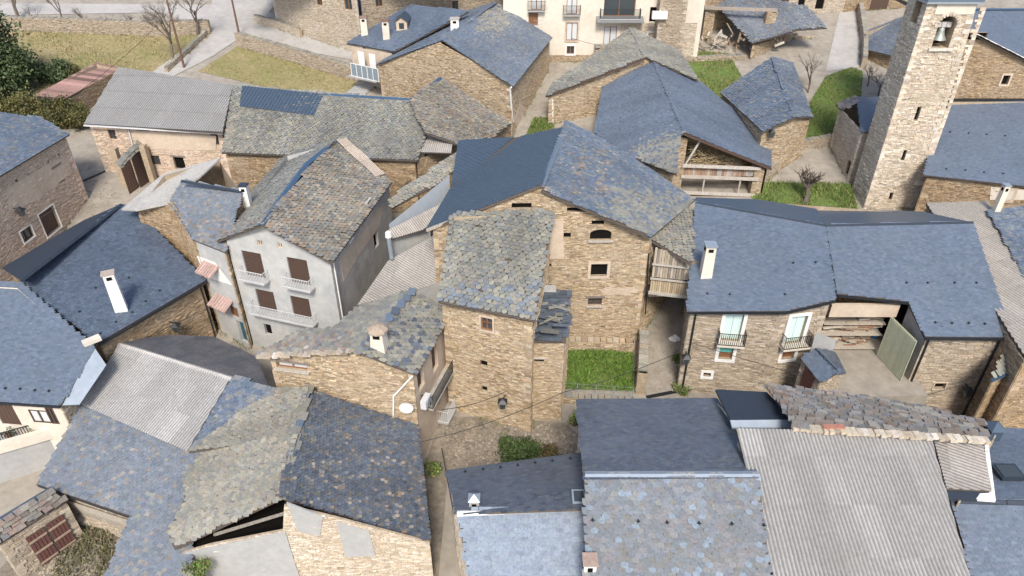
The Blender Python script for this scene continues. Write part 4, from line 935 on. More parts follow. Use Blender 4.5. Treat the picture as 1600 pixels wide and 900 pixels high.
roof(h, [s1, s2, s3, s4], (0, 1), 'newdark', thick=.08, pal='new'); roof(h, [s4, s3, P(1321, 585, 4.8), P(1306, 549, 4.8)], (2, 3), 'newdark', thick=.08)
cap(h, [s4, s3], .1, M_capdark, 3, rise=.05)
dW = hitwall(Ws, 1265, 588)
if dW:
    m = MB(); lbox(m, dW, dW.L*.5, 3.4, .05, 1.1, 2.2, .06); m.build('door', material('maroon_paint', (.10, .028, .025), rough=.6), h)
# corrugated strip and slate house at right edge
h, _ = house('side_barn', 'narrow barn with pale corrugated roof running along the right edge', 'barn', [(1447, 318, 8.4), (1543, 316, 8.4), (1690, 560, 6.9), (1600, 565, 6.9)], 'brown', base=-.5, inset=.1)
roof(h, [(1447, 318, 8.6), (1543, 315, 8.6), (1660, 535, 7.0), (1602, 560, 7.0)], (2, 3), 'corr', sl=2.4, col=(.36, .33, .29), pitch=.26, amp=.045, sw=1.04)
h, _ = house('slate_house', 'slate house at right edge beside the pale corrugated strip', 'house', [(1545, 322, 8.6), (1720, 305, 8.6), (1800, 500, 6.8), (1650, 520, 6.8)], 'tan', base=-.5, inset=.1)
roof(h, [(1545, 330, 8.7), (1720, 308, 8.7), (1800, 500, 6.9), (1655, 535, 6.9)], (2, 3), 'blue')
chimney(h, 1558, 333, 8.6, .45, 2.2, M_cream, M_zinc, (.5, .48, .42), .9)
h, Ws = house('shaded_house', 'slate roofed house with blue gutter at the right edge, in shade', 'house', [(1550, 592, 5.2), (1690, 535, 5.2), (1690, 500, 6.0), (1590, 528, 6.0)], 'brown', base=-1, inset=.3, ops=[(1553, 640, .7, .7, 'hole', dict(arch=.3, sur=.1, surmat=M_pinkrend))])
roof(h, [(1549, 593, 5.2), (1690, 535, 5.2), (1690, 495, 6.3), (1580, 536, 6.3)], (0, 1), 'grey'); MB().beam(P(1549, 595, 5.15), P(1690, 537, 5.15), .16, .12).build('gutter', M_cap, h)

c = G(1053, 532); bm = bmesh.new(); bmesh.ops.create_icosphere(bm, subdivisions=3, radius=.5); V = []
for v in bm.verts: n_ = 1+.28*math.sin(v.co.x*9+1)*math.sin(v.co.y*8)+random.gauss(0, .06); V.append(c+Vector((v.co.x*.8*n_, v.co.y*.5*n_, max(-.05, v.co.z*.7*n_)+.1)))
bm.verts.index_update(); o = mesh('white_tarpaulin', V, [[v.index for v in f.verts] for f in bm.faces], M_white); bm.free(); single(o, 'crumpled white tarpaulin against the wall in the lane', 'tarpaulin')
# ------------------------------------------------------------------ left: white house W
wl, wr, wa = P(346, 376, 9.95), P(518, 408, 9.95), P(410, 350, 11.9)
wb1, wb2 = P(480, 257, 12.1), P(524, 221, 12.3)
h, Ws = house('white_house', 'grey white rendered house with brown shutters and white balconies', 'house', [wl, wa, wr, P(613, 284, 9.9), wb2, P(446, 240, 10.5)], 'render', base=-.4, inset=.25, styles={2: 'weathered'},
  ops=[(401, 433, 1.55, 2.0, 'shut', dict(deep=.14)), (471, 444, 1.55, 2.0, 'shut', dict(deep=.14)), (420, 486, 1.5, 1.75, 'shut', dict(deep=.14)), (474, 497, 1.5, 1.75, 'shut', dict(deep=.14)), (407, 384, .42, .42, 'win', dict(deep=.18, fmat=M_pinkrend)), (438, 388, .4, .42, 'win', dict(deep=.18, fmat=M_pinkrend)), (421, 523, .6, .95, 'hole'),
       (580, 334, .9, 1.1, 'green', dict(deep=.2)), (552, 393, 1.0, 1.7, 'white', dict(deep=.25)), (589, 386, .9, 1.4, 'hole')])
roof(h, [wa+Vector((0, -.2, 0)), wr+Vector((.1, -.2, 0)), P(614, 285, 9.9), wb2], (1, 2), 'white_house', name='east_roof', zones=[([(340, 350), (420, 350), (530, 410), (500, 420)], 'rust', .6)])
roof(h, [(410, 351, 11.9), (480, 257, 12.1), (524, 221, 12.3), (447, 239), (390, 305), (338, 377, 9.7)], (5, 3), 'lichen', name='west_roof', pal='grey', zones=[([(338, 340), (400, 330), (410, 352), (338, 378)], 'rust', .7)])
cap(h, [wa+Vector((0, -.2, .08)), wb1+Vector((0, 0, .1)), wb2+Vector((0, 0, .06))], .24, M_cap, 3, rise=.1)
roof(h, [(524, 219, 12.42), (541, 216, 12.3), (602, 272, 10.5), (587, 277, 10.5)], (2, 3), 'corr', name='verge_sheets', thick=.03, sl=2., col=(.5, .42, .34), pitch=.15)
WF = hitwall(Ws, 440, 450); WE = hitwall(Ws, 560, 400)
balcony(WF, 402, 433, 2.1, .7, M_ironlt, M_render, .8, th=.1); balcony(WF, 472, 444, 2.1, .7, M_ironlt, M_render, .8, th=.1); balcony(WF, 447, 492, 5.2, .7, M_ironlt, M_render, .8, th=.1)
pipe(h, [WE.pt(.25, 9.6, .1), WE.pt(.25, 1., .1)], .05, M_white)
patch(WE, [(530, 405), (560, 365), (580, 330), (600, 320), (592, 355), (560, 400), (537, 440)], M_pinkrend, 'bare_patch', .03)
chimney(h, 384, 318, 10.4, .55, 1.3, M_white, M_capdark, (.1, .11, .13), .9, zb=.6)
# M3 narrow house
h, Ws = house('narrow_house', 'narrow white fronted house with pink tiled canopies between two houses', 'house', [(211, 328, 9.1), (266, 315, 10.4), (302, 374, 9.3), (352, 394, 9.3), (378, 299, 11.3), (343, 247, 10.6), (255, 272, 10.6)], 'brown', base=0, inset=.12, styles={2: 'render'},
  ops=[(323, 419, .6, .7, 'hole', dict(deep=.2)), (368, 495, .9, .9, 'door', dict(deep=.15, mat=M_brownlt)), (384, 535, .8, 1.9, 'garage', dict(deep=.25, mat=material('teal_door', (.02, .10, .13), rough=.6)))])
roof(h, [(300, 374, 9.3), (353, 395, 9.3), (378, 299, 11.3), (285, 282), (264, 316)], (0, 1), 'bluelich', zones=[([(300, 350), (360, 340), (360, 400), (300, 380)], 'rust', .3)])
roof(h, [(189, 327, 9.0), (255, 271, 10.3), (344, 246, 10.9), (312, 276), (272, 303), (264, 317, 10.3), (212, 328)], (0, 1), 'plain', name='fibre_cement_roof', deckmat=material('pale_fibre_cement', (.44, .42, .38), rough=.95, var=.25, scale=6, bump=.6, bscale=18, col2=(.3, .29, .26), c2scale=.8, c2amt=.6))
cap(h, [P(284, 282, 11.5), P(378, 299, 11.35)], .16, M_capdark, 4)
WF = hitwall(Ws, 330, 450)
if WF:
    u, v = vdir(WF)
    for (px, py, wd) in ((332, 418, 1.6), (352, 470, 1.9)):
        c = wallpt(WF, px, py); m = MB(); V = []
        for a, b, z_ in ((-.5, 0, .35), (.5, 0, .35), (.5, .9, -.15), (-.5, .9, -.15)): V.append(c+u*a*wd+v*b+Vector((0, 0, z_)))
        V += [p-Vector((0, 0, .08)) for p in V]; m.add(V, [(0, 1, 2, 3), (7, 6, 5, 4), (0, 3, 7, 4), (1, 5, 6, 2), (3, 2, 6, 7)]); cn = m.build('canopy', M_pink, h, col=(.40, .28, .24))
        for i in range(7):
            x = -.5+(i+.5)/7; MB().tube([c+u*x*wd+Vector((0, 0, .38)), c+u*x*wd+v*.92+Vector((0, 0, -.12))], .06, 6).build('tile_row', M_pink, cn, col=tuple(np.array((.42, .30, .26))*random.uniform(.8, 1.15)))
    patch(WF, [(308, 400), (335, 410), (362, 445), (345, 440), (322, 432)], M_white, 'white_panel', .03)
# M1
m1a, m1b, r1, r2 = P(322, 438, 6.0), P(152, 537, 6.0), P(190, 319, 8.7), P(33, 438, 8.6)
_, plM = solve([(322, 438, 6.0), (152, 537, 6.0), (190, 319, 8.7)])
h, Ws = house('slate_house', 'brown stone house with dark blue slates and tall white chimney, left', 'house', [m1a, P(213, 328, 8.3), P(190, 319, 8.2), P(130, 345, 7.8), P(5, 416, 7.8), P(33, 440, 7.9), m1b], 'brown', base=-.8, inset=.3)
roof(h, [m1a, (152, 537, 6.0), (145, 530), (33, 440), (190, 319, 8.7), (213, 328)], (0, 1), 'bigrect', singles=False, tw=.24, te=.22, pal='deepblue')
roof(h, [(33, 438, 8.65), (190, 318, 8.7), (130, 344, 7.9), (60, 384), (3, 418, 7.8)], (2, 4), 'plain', name='rear_roof', deckmat=M_capdark)
cap(h, [P(33, 438, 8.68), P(190, 318.5, 8.75)], .17, M_capdark, 1.35, gap=.08)
hooks(h, plM, [(150, 451), (202, 435), (228, 472), (182, 504), (207, 489), (250, 455), (158, 522), (125, 488)])
for a, b in ((m1a, m1b),): MB().beam(a+Vector((.1, -.05, -.1)), b+Vector((.1, -.05, -.1)), .13, .12).build('gutter', M_iron, h)
chimney(h, 186, 477, 6.9, .75, 2.3, M_white, M_stone, (.4, .33, .28), .85, rz=.45, d=.6)
WM1 = hitwall(Ws, 260, 510); pipe(h, [WM1.pt(WM1.L-.2, 5.7, .1), WM1.pt(WM1.L-.2, .9, .1)], .06, M_iron)
lantern(266, 507, WM1, 'black lantern on the brown stone wall below dark slates')
# M2
h, Ws = house('terrace_house', 'slate roofed house with cream front and terrace at left edge', 'house', [(-60, 622, 5.0), (93, 634, 5.0), (149, 544, 6.3), (33, 445, 8.0), (-60, 440, 8.0)], 'cream', base=-.9, inset=.3, styles={1: 'tan'},
  ops=[(20, 664, 1.3, 1.75, 'door', dict(deep=.12)), (68, 660, 1.2, 1.0, 'win', dict(deep=.1, curtain=1, fmat=M_brown)), (88, 662, .5, 1.3, 'win', dict(deep=.1, fmat=M_brown)), (-10, 664, .6, 1.7, 'white')])
_, _, pl2 = roof(h, [(-60, 624, 5.0), (94, 634, 5.0), (149, 545), (33, 443, 8.0), (-60, 436)], (0, 1), 'new', zones=None)
roof(h, [(149, 545, 6.45), (166, 570, 5.7), (124, 632, 4.7), (95, 633, 4.95)], (1, 2), 'plain', name='side_roof', deckmat=M_zinc)
hooks(h, pl2, [(9, 608), (32, 609), (55, 611), (77, 612)])
MB().beam(P(-60, 626, 4.95), P(94, 636, 4.95), .14, .12).build('gutter', M_iron, h)
MB().box(P(143, 532, 6.6), .5, 1.0, .25, Vector((.7, -.7, 0)), Vector((.7, .7, 0))).build('valley_stop', M_cream, h)
tc = P(40, 690, 2.0); 
tA, tB, tC, tD = P(-70, 722, 2.05), P(106, 672, 2.05), P(118, 640, 2.05), P(-70, 655, 2.05)
e = thing('terrace', 'concrete terrace with cream parapet in front of the cream house', 'terrace', tc); V = [tA, tB, tC, tD]; V = V+[p-Vector((0, 0, 3.2)) for p in V]
mesh('floor', V, [(0, 1, 2, 3), (7, 6, 5, 4), (0, 4, 5, 1), (1, 5, 6, 2), (2, 6, 7, 3), (3, 7, 4, 0)], M_cement, e)
MB().beam(tA+Vector((0, 0, .15)), tB+Vector((0, 0, .15)), .3, .75).build('parapet', M_cream, e)
m = MB(); 
for i in range(40): p = tA.lerp(tB, i/40)+Vector((0, .6, 0)); m.beam(p, p+Vector((0, 0, .75)), .03)
m.beam(tA+Vector((0, .6, .75)), tB+Vector((0, .6, .75)), .05); m.build('railing', M_iron, e)
c = P(44, 664, 2.1); e = thing('garden_chair', 'dark green plastic chair on the terrace', 'chair', c)
MB().box(c+Vector((0, 0, .43)), .5, .5, .05).build('seat', M_plast, e); MB().box(c+Vector((0, .27, .75)), .46, .05, .62).build('backrest', M_plast, e)
for sx in (-1, 1):
    MB().beam(c+Vector((sx*.27, -.25, .64)), c+Vector((sx*.27, .26, .66)), .06, .03).build('armrest', M_plast, e)
    for sy in (-1, 1): MB().beam(c+Vector((sx*.23, sy*.22, 0)), c+Vector((sx*.23, sy*.22, .64 if sy < 0 else .45)), .05).build('leg', M_plast, e)
for px, py in ((16, 683), (58, 675)):
    c = P(px, py, 2.1); e = thing('flower_pot', 'potted plant on the terrace behind railing' if px < 30 else 'potted plant beside the green chair on the terrace', 'plant pot', c)
    MB().tube([c, c+Vector((0, 0, .3))], [.13, .19], 8).build('pot', M_pink, e, col=(.3, .14, .09)); V = []; Fs = []
    for i in range(60):
        a = Vector((random.gauss(0, .16), random.gauss(0, .16), .4+random.gauss(0, .12))); d = Vector((random.gauss(0, 1), random.gauss(0, 1), random.gauss(0, 1))).normalized()*.09; q = d.cross(Vector((.3, .5, .8))).normalized()*.05; k = len(V); V += [c+a-d, c+a+q, c+a+d, c+a-q]; Fs.append((k, k+1, k+2, k+3))
    mesh('leaves', V, Fs, M_leaf, e, col=(.08, .13, .04))
# gate shed bottom-left
ga, gb = P(-2, 850, 2.3), P(103, 781, 2.3)
h, Ws = house('gate_shed', 'slate roofed shelter with old brown double gates at bottom left', 'shed', [ga, gb, P(86, 768, 2.0), P(-18, 832, 2.0)], 'tan', base=-1.9, inset=.05)
roof(h, [(-4, 852, 2.3), (104, 783, 2.3), (84, 767, 2.65), (-20, 832, 2.65)], (0, 1), 'rust')
roof(h, [(84, 767, 2.66), (-20, 832, 2.66), (-28, 824, 2.5), (78, 760, 2.5)], (2, 3), 'plain', name='rear_flashing', deckmat=M_seam)
Wg = hitwall(Ws, 70, 840); u, v = vdir(Wg); gl = Wg.L
for sg in (0, 1):
    s0 = gl*(.30 if sg == 0 else .60)-.0; w_ = gl*.27
    gt = MB(); lbox(gt, Wg, s0+w_/2, .35, .08, w_, 2.5, .06); g = gt.build('gate_leaf', M_brown, h)
    for i in range(5):
        m = MB(); lbox(m, Wg, s0+w_*(i+.5)/5, .35, .13, w_/5-.03, 2.4, .04); m.build('plank', material('gate_brown', (.13, .055, .045), rough=.85, var=.35), g) if 'gate_brown' not in MATS else m.build('plank', MATS['gate_brown'], g)
    for z_ in (-.5, .35, 1.2): m = MB(); lbox(m, Wg, s0+w_/2, z_, .17, w_, .12, .05); m.build('rail', M_grey_wood, g, col=(.33, .25, .18))
# plank wall strip below the barn eave and clutter
e = thing('plank_stack', 'long grey planks leaning under the barn eave in the yard', 'planks', P(150, 800, .5))
for i in range(5):
    a, b = P(98, 782+i*3, 1.4-i*.3), P(202, 816+i*3.4, 1.4-i*.3); MB().beam(a, b, .06, .26).build('plank', M_grey_wood, e, col=tuple(np.array((.36, .32, .26))*random.uniform(.75, 1.15)))
e = thing('boulder', 'pale boulder in the yard under the leaning planks', 'rock', G(138, 818)); c = G(138, 816); bm = bmesh.new(); bmesh.ops.create_icosphere(bm, subdivisions=2, radius=.5)
V = [c+Vector((v.co.x*1.1, v.co.y*.8, v.co.z*.8+.25))*1+Vector((random.gauss(0, .04), random.gauss(0, .04), random.gauss(0, .04))) for v in bm.verts]; bm.verts.index_update(); Fs = [[v.index for v in f.verts] for f in bm.faces]; bm.free(); mesh('rock', V, Fs, M_stone, e, col=(.42, .38, .32))
c = G(154, 812); e = thing('old_basket', 'round wire basket leaning on planks in the yard', 'basket', c)
m = MB(); ring = [c+Vector((math.cos(a*.524)*.45, .1*math.sin(a*.524), .55+math.sin(a*.524)*.45)) for a in range(13)]; m.tube(ring, .035, 5, False); m.build('rim', M_iron, e); m = MB()
for i in range(-3, 4): m.beam(c+Vector((i*.12, 0, .15)), c+Vector((i*.12, .15, .95)), .02)
m.build('mesh_bars', M_iron, e)
# ------------------------------------------------------------------ M4: pale roofs between the white house and the annex
h, _ = house('low_house', 'low house with pale cement sheet roof and steel flue pipe', 'house', [(560, 476, 6.0), (657, 452, 6.6), (692, 440, 6.8), (703, 352, 8.5), (605, 408, 7.5)], 'cement', base=-.4, inset=.1)
roof(h, [(558, 477, 6.0), (657, 452), (690, 441), (706, 352, 8.4), (606, 408, 7.5)], (0, 4), 'corr', sl=3.2, sw=1.1, amp=.02, col=(.41, .385, .355), name='sheet_roof')
roof(h, [(603, 362, 9.2), (690, 318, 9.4), (667, 358, 8.9), (613, 374, 8.8)], (2, 3), 'corr', name='upper_sheet_roof', sl=2., col=(.48, .43, .37), thick=.04)
wall(h, P(608, 352, 9).xy, P(703, 290, 9.6).xy, [(0, 9.1), (1, 10.5)], 4, 'blue')
roof(h, [(608, 315, 9.6), (640, 290), (716, 240, 10.4), (717, 262), (690, 285), (612, 326, 9.3)], (5, 3), 'grey', name='rear_roof', pal='lichen')
wall(h, P(612, 400, 7.4).xy, P(672, 358, 8.4).xy, [(0, 8.75), (1, 8.9)], 6, 'cement')
fp = P(612, 404, 7.7); m = MB(); m.tube([fp, fp+Vector((-.05, 0, 1.7))], .16, 10); pf = m.build('flue_pipe', M_zinc, h); MB().tube([fp+Vector((-.05, 0, 1.75)), fp+Vector((-.05, 0, 2.1))], [.24, .2], 10).build('cowl', M_white, pf)
# ------------------------------------------------------------------ L1
h, Ws_L1 = house('big_stone_house', 'tall pinkish stone house with slate roof at left edge', 'house', [(-120, 346, 10.85), (108, 210, 10.85), (65, 184, 12.0), (-120, 176, 13.0)], 'pink', base=2, inset=.3, ops=[(97, 284, .9, 1.4, 'win', dict(deep=.25, lintel=1, fmat=M_brown)), (85, 362, 2.0, 2.1, 'door', dict(deep=.3, sur=.1)), (46, 374, 1.3, 1.0, 'win', dict(sur=.1, deep=.25, fmat=M_brown)), (27, 285, .3, .3, 'hole', dict(deep=.15)), (76, 254, .2, .2, 'hole', dict(deep=.15)), (45, 275, .2, .2, 'hole', dict(deep=.15)), (92, 243, .2, .2, 'hole', dict(deep=.15))])
roof(h, [(-120, 347, 10.85), (109, 210, 10.85), (65, 184), (0, 176, 13.2), (-120, 176)], (0, 1), 'bluelich', pal='blue')
lantern(22, 330, hitwall(Ws_L1, 22, 330), 'black lantern on the pinkish stone house at left edge')
# ------------------------------------------------------------------ L2 / L3 long row behind
h, Ws = house('row_house', 'long house with big grey corrugated roof, upper left', 'house', [(132, 193, 10.5), (348, 206, 10.5), P(363, 137, 13.0)-Vector((0, 0, 2)), P(186, 108, 13.2)-Vector((0, 0, 2))], 'pink', base=3.5, inset=.3,
  ops=[(178, 217, .75, .9, 'win', dict(deep=.2, fmat=M_brown)), (225, 207, 1.3, .45, 'hole', dict(deep=.4)), (338, 226, .7, 1.2, 'win', dict(deep=.2, fmat=M_brown)), (245, 257, .95, .9, 'win', dict(deep=.2, fmat=M_brown)), (283, 264, 1.1, 1.2, 'hole', dict(deep=.5, lintel=1))])
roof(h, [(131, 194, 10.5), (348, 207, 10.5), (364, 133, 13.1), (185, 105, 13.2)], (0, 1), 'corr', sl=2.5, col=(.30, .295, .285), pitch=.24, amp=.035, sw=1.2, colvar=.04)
WL = hitwall(Ws, 260, 240)
patch(WL, [(205, 203), (338, 212), (338, 235), (215, 233)], M_pinkrend, 'plaster_patch', .05)
MB().beam(P(131, 196, 10.4), P(348, 209, 10.4), .14, .12).build('gutter', M_ironlt, h); pipe(h, [wallpt(WL, 201, 200, .1), wallpt(WL, 209, 228, .1)], .06, M_ironlt)
h2 = thing('gate_porch', 'small slab roof over tall old double gate, upper left', 'porch', G(212, 300))
roof(h2, [(190, 262, 8.2), (230, 222, 8.6), (222, 216, 9.0), (184, 254, 8.6)], (0, 1), 'rust', pal='grey')
for s_ in (0, 1):
    a, b = G(203+s_*17, 303-s_*10), G(217+s_*17, 293-s_*10); m = MB(); m.box(((a.x+b.x)/2, (a.y+b.y)/2, (a.z+b.z)/2+1.5), (b-a).length, .08, 3.2, (b-a).normalized()); g = m.build('gate_leaf', M_brown, h2)
    for i in range(4):
        p = a.lerp(b, (i+.5)/4); MB().box((p.x, p.y-.07, p.z+1.5), (b-a).length/4-.04, .05, 3.1, (b-a).normalized()).build('plank', M_brown, g)
for q in ((196, 290), (240, 285)): p = G(*q); MB().box(p+Vector((0, .1, 1.6)), .5, .6, 4.2).build('gate_pier', M_mortar, h2)
# L3
h, Ws = house('slate_row_house', 'long grey slate roof with blue metal ridge behind the white house', 'house', [(347, 238, 9.5), (480, 242, 9.5), (650, 251, 9.5), (668, 206, 10.6), P(640, 159, 12.7)-Vector((0, 0, 2)), P(363, 137, 13.0)-Vector((0, 0, 2))], 'brown', base=3.5, inset=.25)
roof(h, [(346, 239, 9.5), (651, 252, 9.5), (668, 206), (641, 156), (425, 139, 12.8), (364, 133)], (0, 1), 'grey', zones=[([(346, 180), (500, 180), (480, 245), (346, 240)], 'lichen', .4)])
_, pl3 = solve([(346, 239, 9.5), (651, 252, 9.5), (425, 139, 12.8)])
roof(h, [on(pl3, *q)+Vector((0, 0, .13)) for q in ((379, 136), (506, 149), (491, 183), (375, 168))], (2, 3), 'seam', name='metal_patch', sw=.34, thick=.03)
roof(h, [(641, 157, 12.7), (688, 121, 12.9), (799, 193, 9.6), (770, 216), (715, 226), (664, 207)], (2, 4), 'grey', name='east_roof', pal='white_house')
for a, b in (((506, 148), (641, 156)), ((641, 156), (664, 205))): cap(h, [on(pl3, *a)+Vector((0, 0, .08)), on(pl3, *b)+Vector((0, 0, .08))], .22, M_cap, 2.5)
cap(h, [on(pl3, 641, 156)+Vector((0, 0, .08)), P(688, 121, 13.0)], .22, M_cap, 2.5)
roof(h, [(642, 238, 9.9), (705, 240, 9.9), (707, 222, 10.3), (650, 211, 10.5)], (0, 1), 'corr', name='small_sheet_roof', sl=1.6, col=(.5, .46, .41), thick=.04)
MB().box(P(658, 262, 8.0), .9, .9, 4).build('masonry_pier', M_pinkrend, h)
wall(h, P(652, 252, 9.3).xy, P(798, 194, 9.3).xy, [(0, 9.4), (1, 9.4)], 3, 'brown')
# red shed L4
h, _ = house('red_roof_shed', 'shed with faded red sheet roof beside the hedge', 'shed', [(52, 151, 10.3), (100, 153, 10.3), (189, 107, 10.6), (150, 99, 11.2)], 'brown', base=6, inset=.1)
roof(h, [(51, 151, 10.4), (104, 154, 10.2), (190, 107, 10.4), (150, 98, 10.9)], (1, 2), 'corr', sl=4, sw=.8, mat=M_pink, col=(.30, .18, .155), colvar=.2)

patch(hitwall(Ws_L1, 60, 300), [(10, 295), (70, 258), (105, 245), (112, 270), (60, 310), (15, 335)], M_pinkrend, 'plaster_patch', .04)
# ------------------------------------------------------------------ far row
# F2 slate house with stone gable
ga_, gl_, gr_ = P(690, 64, 15.6), P(587, 101, 12.5), P(801, 131, 12.5); gb_ = P(778, 2, 16.9)
h, Ws = house('gabled_stone_house', 'stone gabled house with blue slate roof, dormer and glazed balcony', 'house', [gl_, ga_, gr_, P(862, 62, 13.4), gb_, P(715, 22, 14.6)], 'ochre', base=5.5, inset=.25)
roof(h, [ga_+Vector((0, -.2, 0)), gr_+Vector((.1, -.2, 0)), P(863, 62, 13.4), gb_], (1, 2), 'blue', zones=[([(740, 15), (800, 10), (790, 60), (750, 50)], 'lichen', .75)])
roof(h, [ga_+Vector((0, -.2, 0)), gb_, P(716, 22, 14.4), gl_], (2, 3), 'grey', name='west_roof', pal='blue')
_, plA2 = solve([(541, 68, 13.4), (616, 81, 13.4), (640, 9, 16.4)])
roof(h, [(541, 68, 13.4), (616, 81, 13.4), (733, 18), (640, 8, 16.4)], (0, 1), 'blue', name='wing_roof', pal='new')
w2 = wall(h, P(548, 71, 13.3), P(612, 82, 13.3), [(0, 13.2), (1, 13.2)], 6, 'earth')
for px, py, hh, cm in ((570, 56, 1.9, (.16, .06, .05)), (604, 62, 1.9, (.16, .06, .05))): chimney(h, px, py, on(plA2, px, py).z, .75, hh, M_cream, M_stone, cm, .95)
chimney(h, 711, 54, 15.4, .9, 1.5, M_white, M_stone, (.42, .38, .33), .9)
dm = on(plA2, 628, 47); m = MB(); V = [dm+Vector(q) for q in ((-.6, 0, -.1), (.6, 0, -.1), (.6, 0, .9), (0, 0, 1.35), (-.6, 0, .9), (-.6, 3, .9), (.6, 3, .9), (0, 3.4, 1.35))]; m.add(V, [(0, 1, 2, 3, 4), (1, 6, 2), (0, 4, 5)]); d_ = m.build('dormer', M_pinkrend, h)
MB().add([V[4]+Vector((-.2, -.2, -.05)), V[3]+Vector((0, -.2, .06)), V[7], V[5]+Vector((-.2, 0, 0)), V[2]+Vector((.2, -.2, -.05)), V[6]+Vector((.2, 0, 0))], [(0, 1, 2, 3), (1, 4, 5, 2)]).build('dormer_roof', M_seam, d_)
MB().box(dm+Vector((0, -.02, .45)), .55, .05, .6).build('dormer_window', M_glass, d_)
# glazed balcony
bp = P(573, 121, 10.6); u = (P(600, 124, 9.6)-P(547, 112, 9.6)).normalized()
b = MB().box(bp, 4.2, 1.6, .15, u, Vector((-u.y, u.x, 0))).build('balcony', M_cement, h)
for i in range(6):
    p = bp+u*(-2.05+4.1*i/5)+Vector((.0, -.75, .85)); MB().beam(p-Vector((0, 0, .8)), p+Vector((0, 0, .6)), .06).build('post', M_white, b)
    if i < 5: MB().box(p+u*.41-Vector((0, 0, .1)), .74, .03, 1.3, u, Vector((-u.y, u.x, 0))).build('pane', material('balcony_glass', (.22, .27, .3), rough=.15) if 'balcony_glass' not in MATS else MATS['balcony_glass'], b)
for z_ in (.1, 1.45): MB().beam(bp+u*-2.1+Vector((0, -.75, z_)), bp+u*2.1+Vector((0, -.75, z_)), .06).build('rail', M_white, b)
for i in range(2): m = MB(); c_ = bp+u*(-.7+1.7*i)+Vector((0, .7, 1.3)); m.box(c_, .9, .06, 2.4, u, Vector((-u.y, u.x, 0))); m.build('curtain', M_white, h)
m = MB()
st0 = P(575, 128, 9.0)
for i in range(7): MB().box(G(575-i*3, 132+i*2.6)+Vector((0, 0, .1)), 2.2, .5, .25).build('step', M_cement, h)
WR = hitwall(Ws, 830, 140)
if WR: patch(WR, [(802, 190), (812, 160), (822, 170), (812, 205)], M_pinkrend, 'plaster_patch', .04)
pipe(h, [P(799, 136, 12.3), P(797, 140, 12.0), P(801, 190, 8.4)], .09, M_white)
# F1 stone house behind the road
h = thing('roadside_stone_house', 'big pale stone house with wooden shutters behind the road', 'house', G(500, 62))
q0, q1, q2 = G(434, 42), G(568, 88), G(720, 60)
W = wall(h, q0.xy, q1.xy, [(0, 19), (1, 19)], 9, 'pale', place_ops([(q0.xy, q1.xy, 9)], [(545, 15, 1.2, 1.3, 'win', dict(fmat=M_brownlt, lintel=1, deep=.2)), (500, 8, .9, 1.2, 'win', dict(deep=.2, lintel=1))])[0])
W = wall(h, (q1.x, q1.y+2), (q2.x+6, q2.y+8), [(0, 20), (1, 20)], 9, 'tan', place_ops([(Vector((q1.x, q1.y+2)), Vector((q2.x+6, q2.y+8)), 9)], [(593, 10, .9, 1.2, 'win', dict(deep=.2)), (712, 17, .9, 1.2, 'win', dict(deep=.2, fmat=M_brown))])[0])
MB().box((q1.x-2, q1.y+9, 19.2), 26, 16, .3).build('roof', M_deck, h)
# F3 plastered house
f0, f1 = Vector((-1.0, 83.0)), Vector((22.0, 83.0))
h = thing('plastered_house', 'tall cream plastered house with iron balconies at top centre', 'house', (10, 84, 9))
fo = [(893, 63, 1.3, 2.0, 'win', dict(curtain=1, sur=.18, surmat=M_pinkrend, deep=.15)), (952, 72, 1.5, 2.2, 'win', dict(curtain=1, deep=.15)), (891, 84, .9, .9, 'win', dict(sur=.2, deep=.2)), (833, 40, 1.1, 1.4, 'door', dict(mat=M_brownlt, deep=.15)), (893, 22, 1.2, 2.2, 'win', dict(curtain=1, deep=.15)), (838, 15, 1.2, 2.2, 'win', dict(curtain=1, deep=.15)), (967, 26, 3.6, 2.4, 'win', dict(deep=.5, fmat=M_brownlt)), (1020, 34, .9, 1.6, 'hole'), (1017, 62, .8, .8, 'hole', dict(sur=.15))]
ol = place_ops([(f0, f1, 7)], fo)[0]
W3 = wall(h, f0, f1, [(0, 23), (1, 23)], 7, 'cream', ol)
MB().box((10.5, 90, 23.2), 24, 15, .3).build('roof', M_deck, h)
balcony(W3, 893, 22, 2.0, .6, M_iron, M_cement, 1.); balcony(W3, 838, 15, 2.0, .6, M_iron, M_cement, 1.); balcony(W3, 968, 27, 4.6, .9, M_iron, M_cement, 1.)
# right half of the plastered house: projecting stone porch, glazed loggia with slate ledge
pA, pB = Vector((16.6, 81.4)), Vector((19.6, 81.2)); Wp = wall(h, pA, pB, [(0, 19.5), (1, 19.3)], 7, 'tan', place_ops([(pA, pB, 7)], [(1021, 33, .9, 1.5, 'hole'), (1018, 62, .8, .7, 'hole', dict(sur=.12)), (1027, 8, 1.0, 1.1, 'win', dict(deep=.15))])[0], name='porch_wall')
wall(h, Vector((16.6, 83.0)), pA, [(0, 19.5), (1, 19.5)], 7, 'tan', name='porch_wall'); MB().box((18.1, 82.2, 19.5), 3.4, 2.0, .15).build('porch_roof', M_slate, h, col=(.2, .2, .19))
lg = wallpt(W3, 968, 29, .55); MB().box(lg, 5.4, 1.2, .14, Vector((1, 0, 0)), Vector((0, 1, .35)).normalized()).build('slate_ledge', M_slate, h, col=(.2, .21, .21))
MB().box(wallpt(W3, 1026, 18, 1.9), 1.7, .5, .8).build('enclosed_shelf', M_white, h)
for i in range(5): MB().box(wallpt(W3, 1000, 60, .6+i*.28)+Vector((0, 0, -1.2-i*.2)), 1.4, .3, .2).build('porch_step', M_cement, h)
stonework(W3.ob, W3.A, W3.d, W3.n, [(0.5, 7), (11.5, 7), (11.5, 11.2), (.5, 11.2)], [], 'brown')
